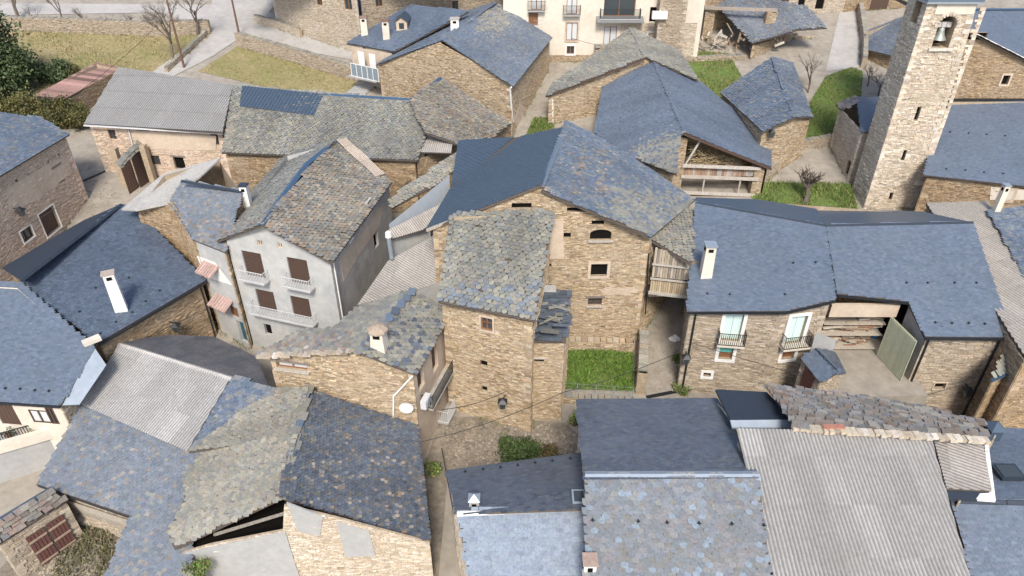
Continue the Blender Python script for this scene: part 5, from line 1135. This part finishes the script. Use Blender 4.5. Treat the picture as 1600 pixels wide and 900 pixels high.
stonework(W3.ob, W3.A, W3.d, W3.n, [(13.6, 7), (22.5, 7), (22.5, 14.8), (13.6, 14.8)], [], 'pale')
p = wallpt(W3, 937, 75, .9); m = MB(); m.box(p-Vector((0, -.2, 2.2)), 1.1, 1.0, 4.5); bx_ = m.build('masonry_stack', M_pinkrend, h); MB().box(p+Vector((0, .2, .4)), 1.3, 1.2, .2).build('stack_cap', M_stone, bx_, col=(.3, .28, .25))
# F4 pair of slate roofs
a4, b4, w4 = P(1008, 89, 13.5), P(985, 42, 15.0), P(853, 149, 10.6)
h, Ws = house('lichened_house', 'house with grey lichened slate roof behind the blue slate barn', 'house', [w4, a4, P(1092, 126, 11.0), P(1062, 78, 12.6), b4, P(915, 88, 12.2)], 'ochre', base=5, inset=.2)
roof(h, [(852, 150, 10.6), a4, b4, (948, 72), (862, 130)], (0, 4), 'grey', name='west_roof'); roof(h, [(1008, 89, 13.5), (985, 42, 15.0), (1062, 80, 12.8), (1092, 126)], (2, 3), 'grey', name='east_roof')
MB().beam(P(853, 151, 10.5), a4+Vector((0, -.25, -.1)), .14, .16).build('verge_board', M_brown, h)
pipe(h, [P(854, 150, 10.4), P(863, 156, 10.0), P(864, 195, 7.3)], .09, M_white)
a5, b5 = P(1068, 205, 11.1), P(1022, 97, 13.0)
plw = solve([(1068, 205, 11.1), (1022, 97, 13.0), (928, 207, 9.0)])[1]; ple = solve([(1068, 205, 11.1), (1022, 97, 13.0), (1205, 262, 7.7)])[1]
eW0, eW1, eE0, eE1 = on(plw, 928, 207), on(plw, 943, 128), P(1205, 262, 7.7), on(ple, 1091, 126)
h, Ws = house('blue_slate_barn', 'barn with broad blue slate roof and open timber gable', 'barn', [on(plw, 1057, 273), a5, eE0, on(ple, 1205, 216), eE1, b5, eW1, eW0, on(plw, 978, 242)], 'ochre', base=3.5, inset=.3, styles={0: None, 1: None})
roof(h, [a5+Vector((0, -.3, 0)), b5, eW1, eW0, on(plw, 978, 242), on(plw, 1057, 273), on(plw, 1060, 214)], (2, 3), 'blue', name='west_roof', pal='new', tw=.3, te=.2, zones=[([(970, 245), (1065, 200), (1060, 280)], 'grey', .8)])
roof(h, [a5+Vector((0, -.3, 0)), eE0, on(ple, 1205, 217), eE1, b5], (1, 2), 'blue', name='east_roof', pal='new', tw=.3, te=.2)
MB().beam(a5+Vector((0, -.35, -.12)), eE0+Vector((0, -.1, -.12)), .14, .2).build('verge_board', M_brown, h)
p1_, p2_ = Vector((a5.x+.35, a5.y+.2)), Vector((eE0.x-.9, eE0.y+.3)); zf = 3.9
for (p, zt) in ((p1_-Vector((.3, 0)), 10.6), (p2_, 7.7)):
    W = wall(h, (p.x-.45, p.y-.1), (p.x+.45, p.y-.1), [(0, zt), (1, zt-.25)], zf, 'ochre', name='pier', thick=.9)
for z_, c_ in ((7.55, (.5, .46, .4)), (6.5, (.46, .42, .36)), (4.9, (.5, .46, .4))): MB().beam((p1_.x, p1_.y-.15, z_+.3), (p2_.x, p2_.y-.15, z_), .22, .26).build('beam', M_grey_wood, h, col=c_)
boards(h, p1_+Vector((.2, .15)), p2_+Vector((0, .15)), 6.7, 7.6, 7.4, .22, cols=((.36, .24, .16), (.4, .36, .32), (.28, .2, .15)))
MB().beam((p1_.x+.1, p1_.y-.1, 7.6), (p1_.x+1.3, p1_.y-.1, 10.3), .16).build('brace', M_grey_wood, h, col=(.45, .42, .38))
MB().beam((p1_.x+2.2, p1_.y-.1, 5.0), (p1_.x+2.2, p1_.y-.1, 6.5), .14).build('post', M_grey_wood, h, col=(.4, .36, .3)); MB().beam((p2_.x-1.6, p2_.y-.1, 5.0), (p2_.x-1.6, p2_.y-.1, 6.4), .14).build('post', M_grey_wood, h, col=(.4, .36, .3))
wall(h, (p1_.x, p1_.y+3), (p2_.x+.5, p2_.y+3), [(0, 10.4), (1, 7.4)], zf, 'brown', name='rear_wall'); MB().box(((p1_.x+p2_.x)/2, p1_.y+1.6, 4.8), p2_.x-p1_.x, 3.2, .15).build('floor', M_deck, h)
e = thing('hay_pile', 'heap of hay under the open timber gable', 'hay', ((p1_.x+p2_.x)/2, p1_.y+1.8, 7.4)); V = []; Fs = []
for i in range(900):
    x = random.uniform(p1_.x+.8, p2_.x-1.6); a = Vector((x, p1_.y+random.uniform(.6, 2.2), 7.5+random.random()*max(.2, (9.4-7.5)*(1-(x-p1_.x)/(p2_.x-p1_.x))))); d = Vector((random.gauss(0, .3), random.gauss(0, .2), random.gauss(0, .2))); q = Vector((.02, .02, .04)); k = len(V); V += [a-d, a+q, a+d, a-q]; Fs.append((k, k+1, k+2, k+3))
mesh('straw', V, Fs, M_blade, e, col=(.34, .26, .15))
# F5
f5 = [P(1190, 207, 9.6), P(1242, 180, 11.2), P(1269, 187, 10.0), P(1240, 97, 11.7), P(1205, 91, 12.6), P(1125, 144, 9.8)]
h, Ws = house('small_slate_house', 'small stone house with blue grey slates and dark roof panel', 'house', f5, 'ochre', base=4.5, inset=.25)
_, _, p5 = roof(h, [f5[0]+Vector((0, -.2, 0)), f5[1]+Vector((0, -.2, 0)), f5[4], f5[5]], (0, 3), 'grey', name='west_roof', pal='blue'); _, _, p5e = roof(h, [f5[1]+Vector((0, -.2, 0)), f5[2], f5[3], f5[4]], (1, 2), 'grey', name='east_roof', pal='blue')
roof(h, [on(p5, *q)+Vector((0, 0, .07)) for q in ((1216, 142), (1226, 140), (1240, 176), (1234, 180))], (2, 3), 'plain', name='dark_panel', deckmat=M_capdark, thick=.04)
Wf5 = hitwall(Ws, 1225, 215); lantern(1203, 205, Wf5, 'black lantern at the corner of the small slate house') if Wf5 else None
# F6 open barn at top
h = thing('open_barn', 'open fronted stone barn full of farm clutter at top right', 'barn', G(1130, 80))
q0, q1, q2 = Vector((24.0, 91.0)), Vector((31.5, 88.0)), Vector((39.0, 87.0))
wall(h, q0, q1+Vector((0, 5)), [(0, 17), (1, 17)], 8, 'brown', name='rear_wall')
for p in (Vector((24.3, 88.5)), Vector((31.0, 86.0))): wall(h, (p.x-.6, p.y), (p.x+.6, p.y), [(0, 15.5), (1, 15.5)], 8, 'ochre', name='pier', thick=1.)
MB().beam((23.5, 88.4, 15.4), (31.5, 85.9, 15.6), .3, .35).build('beam', M_grey_wood, h, col=(.35, .3, .25))
r6 = [(1122, 10, 15.2), (1152, -14, 16.6), (1262, 12), (1292, 44), (1247, 47), (1175, 68, 12.4)]
roof(h, r6, (5, 3), 'grey', pal='bluelich')
W6 = wall(h, P(1176, 70, 12.2).xy, P(1246, 52, 12.2).xy, [(0, 12.1), (1, 12.3)], 7, 'ochre', place_ops([(P(1176, 70, 12.2).xy, P(1246, 52, 12.2).xy, 7)], [(1215, 60, 1.2, 1.3, 'hole', dict(deep=.8))])[0])
W6b = wall(h, P(1236, 56, 12).xy, P(1272, 56, 12).xy, [(0, 12), (1, 12)], 7, 'pale', place_ops([(P(1236, 56, 12).xy, P(1272, 56, 12).xy, 7)], [(1252, 94, 1.9, 2.4, 'door', dict(deep=.15, sur=.12))])[0])
e = thing('farm_clutter', 'heap of old timber and crates inside the open barn', 'clutter', G(1135, 72))
for i in range(90):
    p = Vector((random.uniform(21.5, 33.5), random.uniform(84.8, 88), 10.9+random.random()*1.7)); MB().beam(p, p+Vector((random.gauss(0, .6), random.gauss(0, .3), random.gauss(.4, .6))), random.uniform(.06, .3), random.uniform(.06, .3)).build('timber', M_grey_wood, e, col=tuple(np.array(random.choice(((.4, .33, .26), (.5, .46, .4), (.25, .18, .12))))*random.uniform(.8, 1.2)))
h = thing('pale_stone_house', 'pale stone house with small dark windows at top right', 'house', (40, 95, 12)); A, B = Vector((33, 96)), Vector((44.5, 96.5))
W = wall(h, A, B, [(0, 22), (1, 22)], 10, 'pale', place_ops([(A, B, 10)], [(1250, 14, .9, 1.3, 'hole'), (1279, 14, 1.1, 1.3, 'hole'), (1222, 16, 1.3, 1.6, 'door')])[0]); B2 = Vector((44.6, 96.5)); wall(h, B2, Vector((47, 106)), [(0, 22), (1, 22)], 10, 'pale'); MB().box((39, 101, 22.1), 13, 10, .3).build('roof', M_deck, h); MB().beam((33, 95.8, 17.2), (44.5, 96.3, 17.2), .2, .3).build('grey_band', M_zinc, h)
# F7
h, _ = house('corner_house', 'stone house with angled blue slate roof left of the bell tower', 'house', [(1350, 76, 11.6), (1396, 87, 11.6), (1450, 40, 13.0), (1412, 26, 13.2), (1350, 50, 12.8)], 'brown', base=8, inset=.2)
roof(h, [(1349, 77, 11.6), (1397, 88, 11.6), (1470, 36), (1414, 25, 13.4), (1349, 50)], (0, 1), 'blue')
h = thing('ochre_barn', 'ochre stone barn with tall wooden gates behind the corner house', 'barn', (47, 95, 13)); A, B = P(1345, 45, 12.5).xy+Vector((0, 6)), P(1480, 40, 12.5).xy+Vector((0, 6))
wall(h, A, B, [(0, 21), (1, 21)], 10, 'brown', place_ops([(A, B, 10)], [(1364, 42, 2.6, 3.6, 'door', dict(deep=.15, mat=M_brown))])[0]); MB().box(((A.x+B.x)/2, (A.y+B.y)/2+5, 21.1), 14, 10, .3).build('roof', M_deck, h)
# ------------------------------------------------------------------ bell tower and church
h = thing('bell_tower', 'tall pale stone bell tower with arched belfry and bell', 'tower', (34, 58, 4.4))
TX0, TX1, TY0, TY1, ZB, ZT = 32.0, 36.6, 56.0, 58.9, 3.5, 21.95
tx0, tx1 = 32.0, 35.85
specs = [(1430, 188, .32, 1.15, 'hole', dict(deep=.7)), (1409.5, 251, .3, .95, 'hole', dict(deep=.7)), (1390, 312, .3, .7, 'hole', dict(deep=.7)), (1468, 75, 1.35, 2.4, 'hole', dict(arch=.67, deep=1.5))]
def taperwall(A, B, A2, B2, specs, style='tower'):
    L = (B-A).length; d = (B-A)/L
    sA = (A2-A).dot(d)/L; sB = (B2-A).dot(d)/L
    ol = place_ops([(A, B, ZB)], specs)[0]
    return wall(h, A, B, [(max(sA, 0), ZT), (min(sB, 1), ZT)], ZB, style, ol, ch=(.065, .13), ln=(.16, .5))
WT = taperwall(Vector((TX0, TY0)), Vector((TX1, TY0)), Vector((tx0, TY0)), Vector((tx1, TY0)), specs)
WT2 = taperwall(Vector((TX0, TY1)), Vector((TX0, TY0)), Vector((TX0, TY1)), Vector((TX0, TY0)), [(1427, 35, 1.0, 2.4, 'hole', dict(arch=.5, deep=1.2))])
m = MB(); m.add([(TX1, TY0, ZB), (TX1, TY1, ZB), (tx1, TY1, ZT), (tx1, TY0, ZT), (TX0, TY1, ZB), (tx0, TY1, ZT)], [(0, 1, 2, 3), (1, 4, 5, 2)]); m.build('rear_wall', M_mortar, h)
MB().add([(tx0-.2, TY0-.3, ZT), (tx1+.3, TY0-.3, ZT), (tx1+.3, TY1+.2, ZT), (tx0-.2, TY1+.2, ZT), (tx0-.2, TY0-.3, ZT+.2), (tx1+.3, TY0-.3, ZT+.2), (tx1+.3, TY1+.2, ZT+.2), (tx0-.2, TY1+.2, ZT+.2)], [(0, 1, 5, 4), (1, 2, 6, 5), (2, 3, 7, 6), (3, 0, 4, 7), (3, 2, 1, 0)]).build('cornice', M_zinc, h)
ax_ = (tx0+tx1)/2; MB().add([(tx0-.25, TY0-.35, ZT+.2), (tx1+.35, TY0-.35, ZT+.2), (tx1+.35, TY1+.25, ZT+.2), (tx0-.25, TY1+.25, ZT+.2), (ax_, (TY0+TY1)/2, ZT+4)], [(0, 1, 4), (1, 2, 4), (2, 3, 4), (3, 0, 4)]).build('spire_roof', M_seam, h)
# dressed stones: belfry frame, quoins
op = [o_ for o_ in specs if o_[2] == 1.35][0]; bc = wallpt(WT, 1468, 75); bs = (bc.xy-WT.A).dot(WT.d)
m = MB(); lbox(m, WT, bs+.2, ZT-.42, .03, 3.0, .75, .1); m.build('dressed_band', M_cream, h)
for i in range(11):
    a = math.pi*i/10; m = MB(); c_ = wallpt(WT, 1468, 75)+Vector((math.cos(a)*.85, -.02, 1.73+math.sin(a)*.85)); m.box(c_, .3, .14, .3, Vector((math.cos(a), 0, math.sin(a))), Vector((0, 1, 0)), Vector((-math.sin(a), 0, math.cos(a)))); m.build('voussoir', M_stone, h, col=tuple(pal('pale', 1)[0]))
for i in range(46):
    z_ = ZB+.9+i*.36; t = (z_-ZB)/(ZT-ZB); x = TX1+(tx1-TX1)*t; l = .55 if i % 2 else .34
    MB().box((x-l/2+.03, TY0-.01, z_), l, .12, .33).build('quoin', M_stone, h, col=tuple(pal('pale', 1)[0]*random.uniform(.9, 1.1)))
MB().box(wallpt(WT, 1468, 77, .06), 1.9, .3, .2).build('belfry_sill', M_stone, h, col=(.6, .56, .48))
bt = bc+Vector((0, .55, 1.5)); e = thing('church_bell', 'bronze bell with headstock hanging in the belfry arch', 'bell', bt-Vector((0, 0, 1.2)))
prof = [(.0, .10), (-.08, .22), (-.3, .26), (-.6, .34), (-.85, .5), (-.95, .56)]; n = 14; V = [bt+Vector((math.cos(6.283*j/n)*r, math.sin(6.283*j/n)*r, z_)) for z_, r in prof for j in range(n)]
mesh('bell_body', V, [[i*n+j, i*n+(j+1) % n, (i+1)*n+(j+1) % n, (i+1)*n+j] for i in range(len(prof)-1) for j in range(n)]+[list(range(n))], M_bell, e, smooth=True)
for i in range(3): MB().box(bt+Vector((-.4+.4*i, 0, .2)), .36, .34, .4).build('headstock_block', M_stone, e, col=(.45, .44, .42))
# church
n0, n1, n2, n3 = P(1441, 278, 8.5), P(1720, 300, 8.5), P(1720, 156, 12.2), P(1478, 156, 12.2)
h, Ws = house('church_nave', 'church nave with long blue slate roof right of the tower', 'church', [n0, n1, n2, n3], 'brown', base=3, inset=.35, ops=[(1569, 312, .9, .9, 'hole', dict(sur=.25, surmat=M_pinkrend, deep=.5))])
_, _, pn = roof(h, [n0, n1, n2, n3], (0, 1), 'new'); hooks(h, pn, [(1484, 207), (1513, 209), (1541, 211), (1570, 213), (1478, 265), (1508, 267), (1537, 270), (1567, 272)])
MB().beam(n3+Vector((0, -.05, .05)), n2+Vector((0, -.05, .05)), .2, .14).build('flashing', M_iron, h)
Wn = hitwall(Ws, 1550, 295); patch(Wn, [(1548, 292), (1600, 296), (1600, 312), (1546, 312)], M_cream, 'plaster_patch', .06) if Wn else None
# upper church body
A, B = Vector((n3.x-3, n3.y+.3)), Vector((n2.x+2, n2.y+.3))
c1, c2 = wallpt(type('W', (), dict(A=A, n=Vector((0, -1))))(), 1513, 47), wallpt(type('W', (), dict(A=A, n=Vector((0, -1))))(), 1600, 91)
L = (B-A).length; slp = (c2.z-c1.z)/(c2.x-c1.x)
h = thing('church_upper_body', 'upper church body of brown stone with sloping slate roof', 'church', (A.x+6, A.y+2, 12))
zl, zr = c1.z+slp*(A.x-c1.x), c1.z+slp*(B.x-c1.x)
Wu = wall(h, A, B, [(0, zl), (1, zr)], 11.5, 'brown', place_ops([(A, B, 11.5)], [(1568, 132, .65, .85, 'hole', dict(sur=.16, surmat=M_pinkrend, deep=.4)), (1525, 62, 1.7, .6, 'hole', dict(deep=.6))])[0])
Vr = [Vector((A.x, A.y-.4, zl)), Vector((B.x, B.y-.4, zr)), Vector((B.x, B.y+9, zr)), Vector((A.x, A.y+9, zl))]
roof(h, Vr, (1, 2), 'new', thick=.18); MB().beam(Vr[0]+Vector((0, .05, -.05)), Vr[1]+Vector((0, .05, -.05)), .1, .2).build('verge_board', M_white, h)
u0, u1, u2, u3 = P(1490, 95, 12.7), P(1760, 95, 12.7), P(1760, 14, 16.2), P(1520, 14, 16.2)
h, _ = house('rear_church_roof', 'wide blue slate roof behind the church at top right', 'church', [u0, u1, u2, u3], 'brown', base=8)
roof(h, [(1490, 95, 12.7), (1760, 95, 12.7), (1760, 14, 16.2), (1520, 14, 16.2)], (0, 1), 'new'); cap(h, [P(1520, 14, 16.25), P(1760, 14, 16.25)], .16, M_cap, 1.)
# side chapel left of the tower
k0, k1, k2, k3 = P(1312, 160, 9.4), P(1345, 150, 10.2), P(1385, 152, 10.2), P(1362, 206, 8.8)
h, Ws = house('side_chapel', 'pale stone side chapel with small blue roof against the tower', 'chapel', [(1310, 167, 10.6), (1346, 205, 10.3), (1380, 207, 10.3), (1384, 153, 11.1), (1338, 153, 11.1)], 'pale', base=3.6, inset=.15, ops=[(1322, 272, .7, 1.4, 'hole', dict(arch=.3))])
roof(h, [(1339, 152, 11.2), (1384, 152, 11.2), (1376, 207), (1346, 206, 10.35)], (2, 3), 'new'); roof(h, [(1306, 164, 10.7), (1316, 172), (1341, 158, 11.1), (1334, 151, 11.2)], (0, 3), 'rust', name='side_roof')
# ------------------------------------------------------------------ walls by the roads
lowwall('retaining_wall', 'long dry stone retaining wall below the upper road', [(-60, 44), (120, 50), (240, 55), (326, 52)], 1.6, .7, 'tan')
lowwall('kerb_wall', 'low grey wall along the concrete slope', [(326, 50), (318, 60), (262, 112)], .55, .4, 'tan')
lowwall('retaining_wall', 'pale stone retaining wall between road and lawn', [(376, 72), (460, 96), (552, 124)], 1.6, .6, 'tan')
lowwall('road_wall', 'pale parapet wall in front of the roadside house', [(400, 36), (440, 46), (470, 58)], 1.0, .4, 'pale')
lowwall('yard_wall', 'dry stone wall below the grass near the chapel', [(1190, 285), (1245, 234), (1310, 222)], .9, .5, 'tan')
lowwall('ramp_wall', 'curved stone wall beside the concrete ramp', [(1342, 20), (1349, 70), (1348, 105)], 1.2, .5, 'tan')
drape('ramp', [(1290, 112), (1315, 5), (1345, -20), (1350, 105)], M_road, .05)
lowwall('field_wall', 'stone bank between barnyard and slate roofs', [(1070, 96), (1160, 92)], .5, .5, 'tan')
# ------------------------------------------------------------------ poles and cables
for (b, t, lab) in (((375, 60), (357, -6), 'brown utility pole at the bend of the road'), ((288, 106), (256, 0), 'brown utility pole beside the concrete slope')):
    p = G(*b); r = ray(*t); tt = p.y/r.y; z1 = (EYE+r*tt).z; o = MB().tube([p-Vector((0, 0, .3)), Vector((p.x, p.y, z1))], [.15, .11], 8).build('utility_pole', M_pole); single(o, lab, 'pole', 'utility poles')
def cable(a, b, sag, label, r=.022):
    a = a if isinstance(a, Vector) else P(*a); b = b if isinstance(b, Vector) else P(*b)
    pts = [a.lerp(b, i/16)-Vector((0, 0, sag*4*(i/16)*(1-i/16))) for i in range(17)]; o = MB().tube(pts, r, 5).build('cable', M_cable); single(o, label, 'cable', 'overhead cables')
cable((660, 690, 2.6), (880, 613, 4.0), .35, 'black cable crossing the alley below the annex'); cable((880, 613, 4.0), (1072, 545, 4.6), .3, 'black cable from annex to the turquoise shutter house')
cable((1080, 535, 4.6), (1275, 592, 3.6), .1, 'black cable running along the turquoise shutter house wall'); cable((1425, 622, 2.0), (1505, 600, 3.2), .1, 'black cable below the right wall lantern')
cable((852, 43, 13.0), (940, 72, 13.5), .2, 'thin cable across the cream plastered house'); cable((0, 338, 7.8), (104, 222, 10.2), .1, 'thin cable across the pinkish stone house wall'); cable((690, 700, .2), (728, 905, -.2), .02, 'dark cable lying along the dark alley', .03)
# ------------------------------------------------------------------ vegetation
def leafcloud(name, label, cat, blobs, n, size, cols, trunk=None, group=None):
    """blobs: (center, radii); leaves spread through ragged clumps"""
    c0 = blobs[0][0]; e = thing(name, label, cat, Vector((c0.x, c0.y, zg(c0.x, c0.y))), group)
    C = []; 
    for c, r in blobs:
        k = max(8, int(24*r[0]*r[2]/4))
        for _ in range(k):
            d = rng.normal(0, 1, 3); d /= np.linalg.norm(d); C.append((np.array(c)+d*np.array(r)*rng.uniform(.35, 1.0), rng.uniform(.16, .32)*min(r)+.12, rng.uniform(.55, 1.25)))
    ci = rng.integers(0, len(C), n); P0 = np.array([C[i][0] for i in ci]); S = np.array([C[i][1] for i in ci]); K = np.array([C[i][2] for i in ci])
    P0 = P0+rng.normal(0, 1, (n, 3))*S[:, None]*.8
    d = rng.normal(0, 1, (n, 3)); d /= np.linalg.norm(d, axis=1)[:, None]; q = np.cross(d, rng.normal(0, 1, (n, 3))); q /= np.linalg.norm(q, axis=1)[:, None]
    s = size*rng.uniform(.6, 1.4, (n, 1)); T = np.stack([P0-d*s, P0+q*s*.5, P0+d*s, P0-q*s*.5], 1)
    c = np.array(cols)[rng.integers(0, len(cols), n)]*K[:, None]*rng.uniform(.75, 1.25, (n, 1)); V, lo, st, tt = insts(T, [(0, 1, 2, 3)], n)
    mesh_np('crown', V, lo, st, tt, M_leaf, e, np.repeat(np.clip(c, .01, .8), 4, axis=0))
    m = MB(); b = e.location; top = Vector((c0.x, c0.y, c0.z+blobs[0][1][2]*.5)); m.tube([b-Vector((0, 0, .2)), b.lerp(top, .5), top], [.16, .12, .04], 6)
    for c, r in blobs[:6]: m.tube([b.lerp(top, .4), Vector(c)], [.07, .02], 5)
    m.build('trunk', M_bark, e)
EV = [(.06, .095, .035), (.085, .125, .045), (.05, .075, .03), (.11, .14, .055)]; HG = [(.10, .105, .03), (.13, .12, .035), (.075, .085, .025), (.15, .13, .045)]
c = G(20, 150); leafcloud('conifer', 'tall dark conifer at the left edge', 'tree', [(c+Vector((-1, 0, 6)), (3.2, 3, 3.5)), (c+Vector((-2, 0, 3)), (3.8, 3, 3)), (c+Vector((-.5, 0, 8.6)), (1.9, 1.8, 2.2)), (c+Vector((1.5, 0, 3)), (2, 2, 2.4))], 26000, .2, EV)
c = G(95, 128); leafcloud('bush', 'round dark green bush beside the red roofed shed', 'bush', [(c+Vector((0, 0, 1)), (1.9, 1.5, 1.3)), (c+Vector((-1.2, 0, .9)), (1.2, 1, 1))], 6000, .14, EV)
c = G(112, 122); leafcloud('bush', 'small light green bush behind the red roofed shed', 'bush', [(c+Vector((.6, 0, .7)), (.9, .8, .7))], 1800, .12, HG)
for i, (px, py, lab) in enumerate(((8, 190, 'yellow green hedge plant at the left edge'), (48, 192, 'yellow green hedge plant below the conifer'), (85, 196, 'yellow green hedge plant left of the red shed wall'), (118, 200, 'yellow green hedge plant nearest the corrugated house'))):
    c = G(px, py); leafcloud('hedge_plant', lab, 'hedge', [(c+Vector((0, 0, 1.5)), (1.6, 1.3, 1.6)), (c+Vector((.8, 0, .9)), (1.1, 1, 1))], 6500, .14, HG, group='yellow green hedge')
c = G(808, 712); leafcloud('bush', 'round green bush in the alley below the annex', 'bush', [(c+Vector((0, 0, .9)), (1.15, 1, .9)), (c+Vector((.8, .2, .6)), (.7, .7, .6))], 6500, .09, [(.06, .10, .025), (.09, .13, .035), (.04, .07, .02)])
c = G(855, 715); leafcloud('bush', 'small brown and green shrub beside the alley bush', 'bush', [(c+Vector((0, 0, .4)), (.6, .5, .4))], 1400, .08, [(.16, .09, .04), (.10, .11, .04)])
for px, py, lab in ((1062, 565, 'weeds at the foot of the lane wall'), (1125, 592, 'ivy tuft at the foot of the turquoise shutter house'), (1065, 612, 'weeds at the lower end of the lane'), (1345, 596, 'nettles in the courtyard'), (1395, 600, 'low weeds at the courtyard front'), (674, 738, 'tuft of weeds in the dark alley'), (904, 660, 'little fern on the wall beside the slate house'), (315, 893, 'weeds on the cement ledge at the bottom')):
    c = G(px, py) if py < 890 else P(px, py, 1.6); leafcloud('weed_clump', lab, 'weeds', [(c+Vector((0, 0, .25)), (.6, .5, .3))], 1100, .08, GREEN)
def bare(px, py, hgt, spread, label, seed, levels=4, tr=.14, pollard=False, cat='tree', base=None):
    rnd = random.Random(seed); b = base or G(px, py); e = thing('bare_tree' if cat == 'tree' else 'bare_shrub', label, cat, b); mt, mb = MB(), MB()
    def grow(p, d, L, r, lv):
        q = p+d*L; mid = p.lerp(q, .5)+Vector((rnd.gauss(0, .05), rnd.gauss(0, .05), 0))*L; (mt if lv == levels else mb).tube([p, mid, q], [r, r*.85, r*.65], 5 if lv > 1 else 3, False)
        if lv == 0: return
        for i in range(rnd.randint(3, 4) if not pollard or lv < levels else 9):
            a = rnd.uniform(0, 6.28); s_ = spread*rnd.uniform(.5, 1.2); nd = (d+Vector((math.cos(a)*s_, math.sin(a)*s_, rnd.uniform(-.05, .35)))).normalized(); st = q if pollard and lv == levels else p.lerp(q, rnd.uniform(.5, 1))
            grow(st, nd, L*rnd.uniform(.55, .8), r*.52, lv-1)
    grow(b-Vector((0, 0, .1)), Vector((rnd.gauss(0, .06), rnd.gauss(0, .06), 1)).normalized(), hgt*.38, tr, levels); mt.build('trunk', M_bark, e); mb.build('branches', M_bark, e)
bare(272, 98, 9, .75, 'bare tree on the field beside the slope wall', 1, levels=5, tr=.17); bare(309, 57, 8.5, .75, 'bare tree at the end of the long retaining wall', 2, levels=5, tr=.17); bare(101, 42, 6, .6, 'thin bare tree behind the field', 3, levels=3); bare(30, 30, 8, .6, 'thick bare tree at the upper left corner', 4, tr=.25); bare(140, 46, 4, .6, 'small bare tree against the retaining wall', 5, levels=3)
bare(205, 50, 3.0, 1., 'grey bare shrub before the retaining wall', 6, cat='shrub'); bare(240, 54, 3.4, 1., 'wide bare shrub near the bare field tree', 7, cat='shrub')
bare(1258, 318, 4.2, 1.1, 'pollarded bare tree on the grass left of the tower', 8, tr=.26, pollard=True, levels=3); bare(1262, 145, 5.5, .7, 'slender bare tree beside the small slate house', 9, levels=4); bare(1372, 150, 3.6, 1., 'dense grey bare shrub near the corner house', 10, cat='shrub', tr=.1); bare(1355, 135, 3.2, 1., 'grey bare shrub above the green slope', 11, cat='shrub', tr=.1)
bare(640, 282, 2.2, 1.3, 'tangle of dry brambles between the roofs', 12, cat='shrub', tr=.06, base=P(630, 300, 6.5)); bare(665, 275, 2.2, 1.3, 'dry bramble stems beside the masonry pier', 13, cat='shrub', tr=.06, base=P(662, 292, 6.8))
bare(1160, 590, 1.6, .9, 'small climbing shrub on the turquoise shutter house', 14, cat='shrub', tr=.04, levels=3)

p = P(840, 62, 13.2); e = thing('television_aerial', 'thin television aerial on the eave of the gabled stone house', 'aerial', p); MB().beam(p, p+Vector((0, 0, 2.2)), .05).build('mast', M_zinc, e)
for z_ in (1.3, 1.7, 2.1): MB().beam(p+Vector((-.5, 0, z_)), p+Vector((.5, 0, z_)), .03).build('rod', M_zinc, e)

for i, (px, py, lab) in enumerate(((88, 47, 'bare twiggy shrub at the left of the retaining wall'), (170, 50, 'bare twiggy shrub in the middle of the retaining wall'), (285, 52, 'bare twiggy shrub near the wall bend'), (60, 40, 'bare twiggy shrub under the corner tree'))): bare(px, py, 3.2, 1., lab, 30+i, cat='shrub', tr=.07)

# weeds and dirt along the foot of walls
pts_ = []
for A, B, n in FOOT:
    L = (B-A).length
    for _ in range(int(L*22)):
        t = random.random(); w_ = math.sin(t*L*1.9+A.x)+math.sin(t*L*.7+A.y*2)
        if w_ < .1: continue
        p = A+(B-A)*t+n*abs(random.gauss(0, .14)); pts_.append((p.x, p.y))
pts_ = np.array(pts_); k_ = len(pts_); z_ = np.array([zg(a, b) for a, b in pts_]); hh = rng.uniform(.05, .28, k_); a_ = rng.uniform(0, 6.28, k_); T = np.zeros((k_, 4, 3)); le = rng.normal(0, .08, (k_, 2)); wd = .03
T[:, 0] = np.stack([pts_[:, 0]-np.cos(a_)*wd, pts_[:, 1]-np.sin(a_)*wd, z_], 1); T[:, 1] = np.stack([pts_[:, 0]+np.cos(a_)*wd, pts_[:, 1]+np.sin(a_)*wd, z_], 1); T[:, 2] = np.stack([pts_[:, 0]+le[:, 0]+.01, pts_[:, 1]+le[:, 1], z_+hh], 1); T[:, 3] = np.stack([pts_[:, 0]+le[:, 0]-.01, pts_[:, 1]+le[:, 1], z_+hh*.95], 1)
cc = np.array([(.12, .17, .04), (.18, .19, .07), (.26, .22, .12), (.09, .12, .03)])[rng.integers(0, 4, k_)]; V, lo, st, tt = insts(T, [(0, 1, 2, 3)], k_)
single(mesh_np('wall_foot_weeds', V, lo, st, tt, M_blade, None, np.repeat(cc, 4, axis=0)), 'sparse weeds growing along the foot of the walls', 'weeds', kind='stuff')
for nm, a, b, lab in (('drain', (130, 283), (168, 266), 'dark drain channel across the lane at left'), ('drain', (1010, 621), (1056, 612), 'dark drain channel across the lower end of the lane')):
    o = MB().beam(G(*a)+Vector((0, 0, .02)), G(*b)+Vector((0, 0, .02)), .28, .06).build(nm, M_iron); single(o, lab, 'drain', 'lane drains')
cable((0, 376, 6.0), (130, 296, 8.6), .15, 'second thin cable low on the pinkish stone house wall'); cable((155, 560, 4.2), (330, 478, 4.6), .1, 'thin cable along the brown stone wall'); cable((690, 640, 5.0), (790, 612, 4.6), .25, 'thin cable from the lower balcony to the annex lantern'); cable((275, 6, 15), (110, 152, 11), .6, 'thin cable from the utility pole down to the red shed')
print('OBJS', len(bpy.data.objects), 'TRIS', sum(len(o.data.loop_triangles) if False else len(o.data.polygons)*2 for o in bpy.data.objects if o.type == 'MESH'))
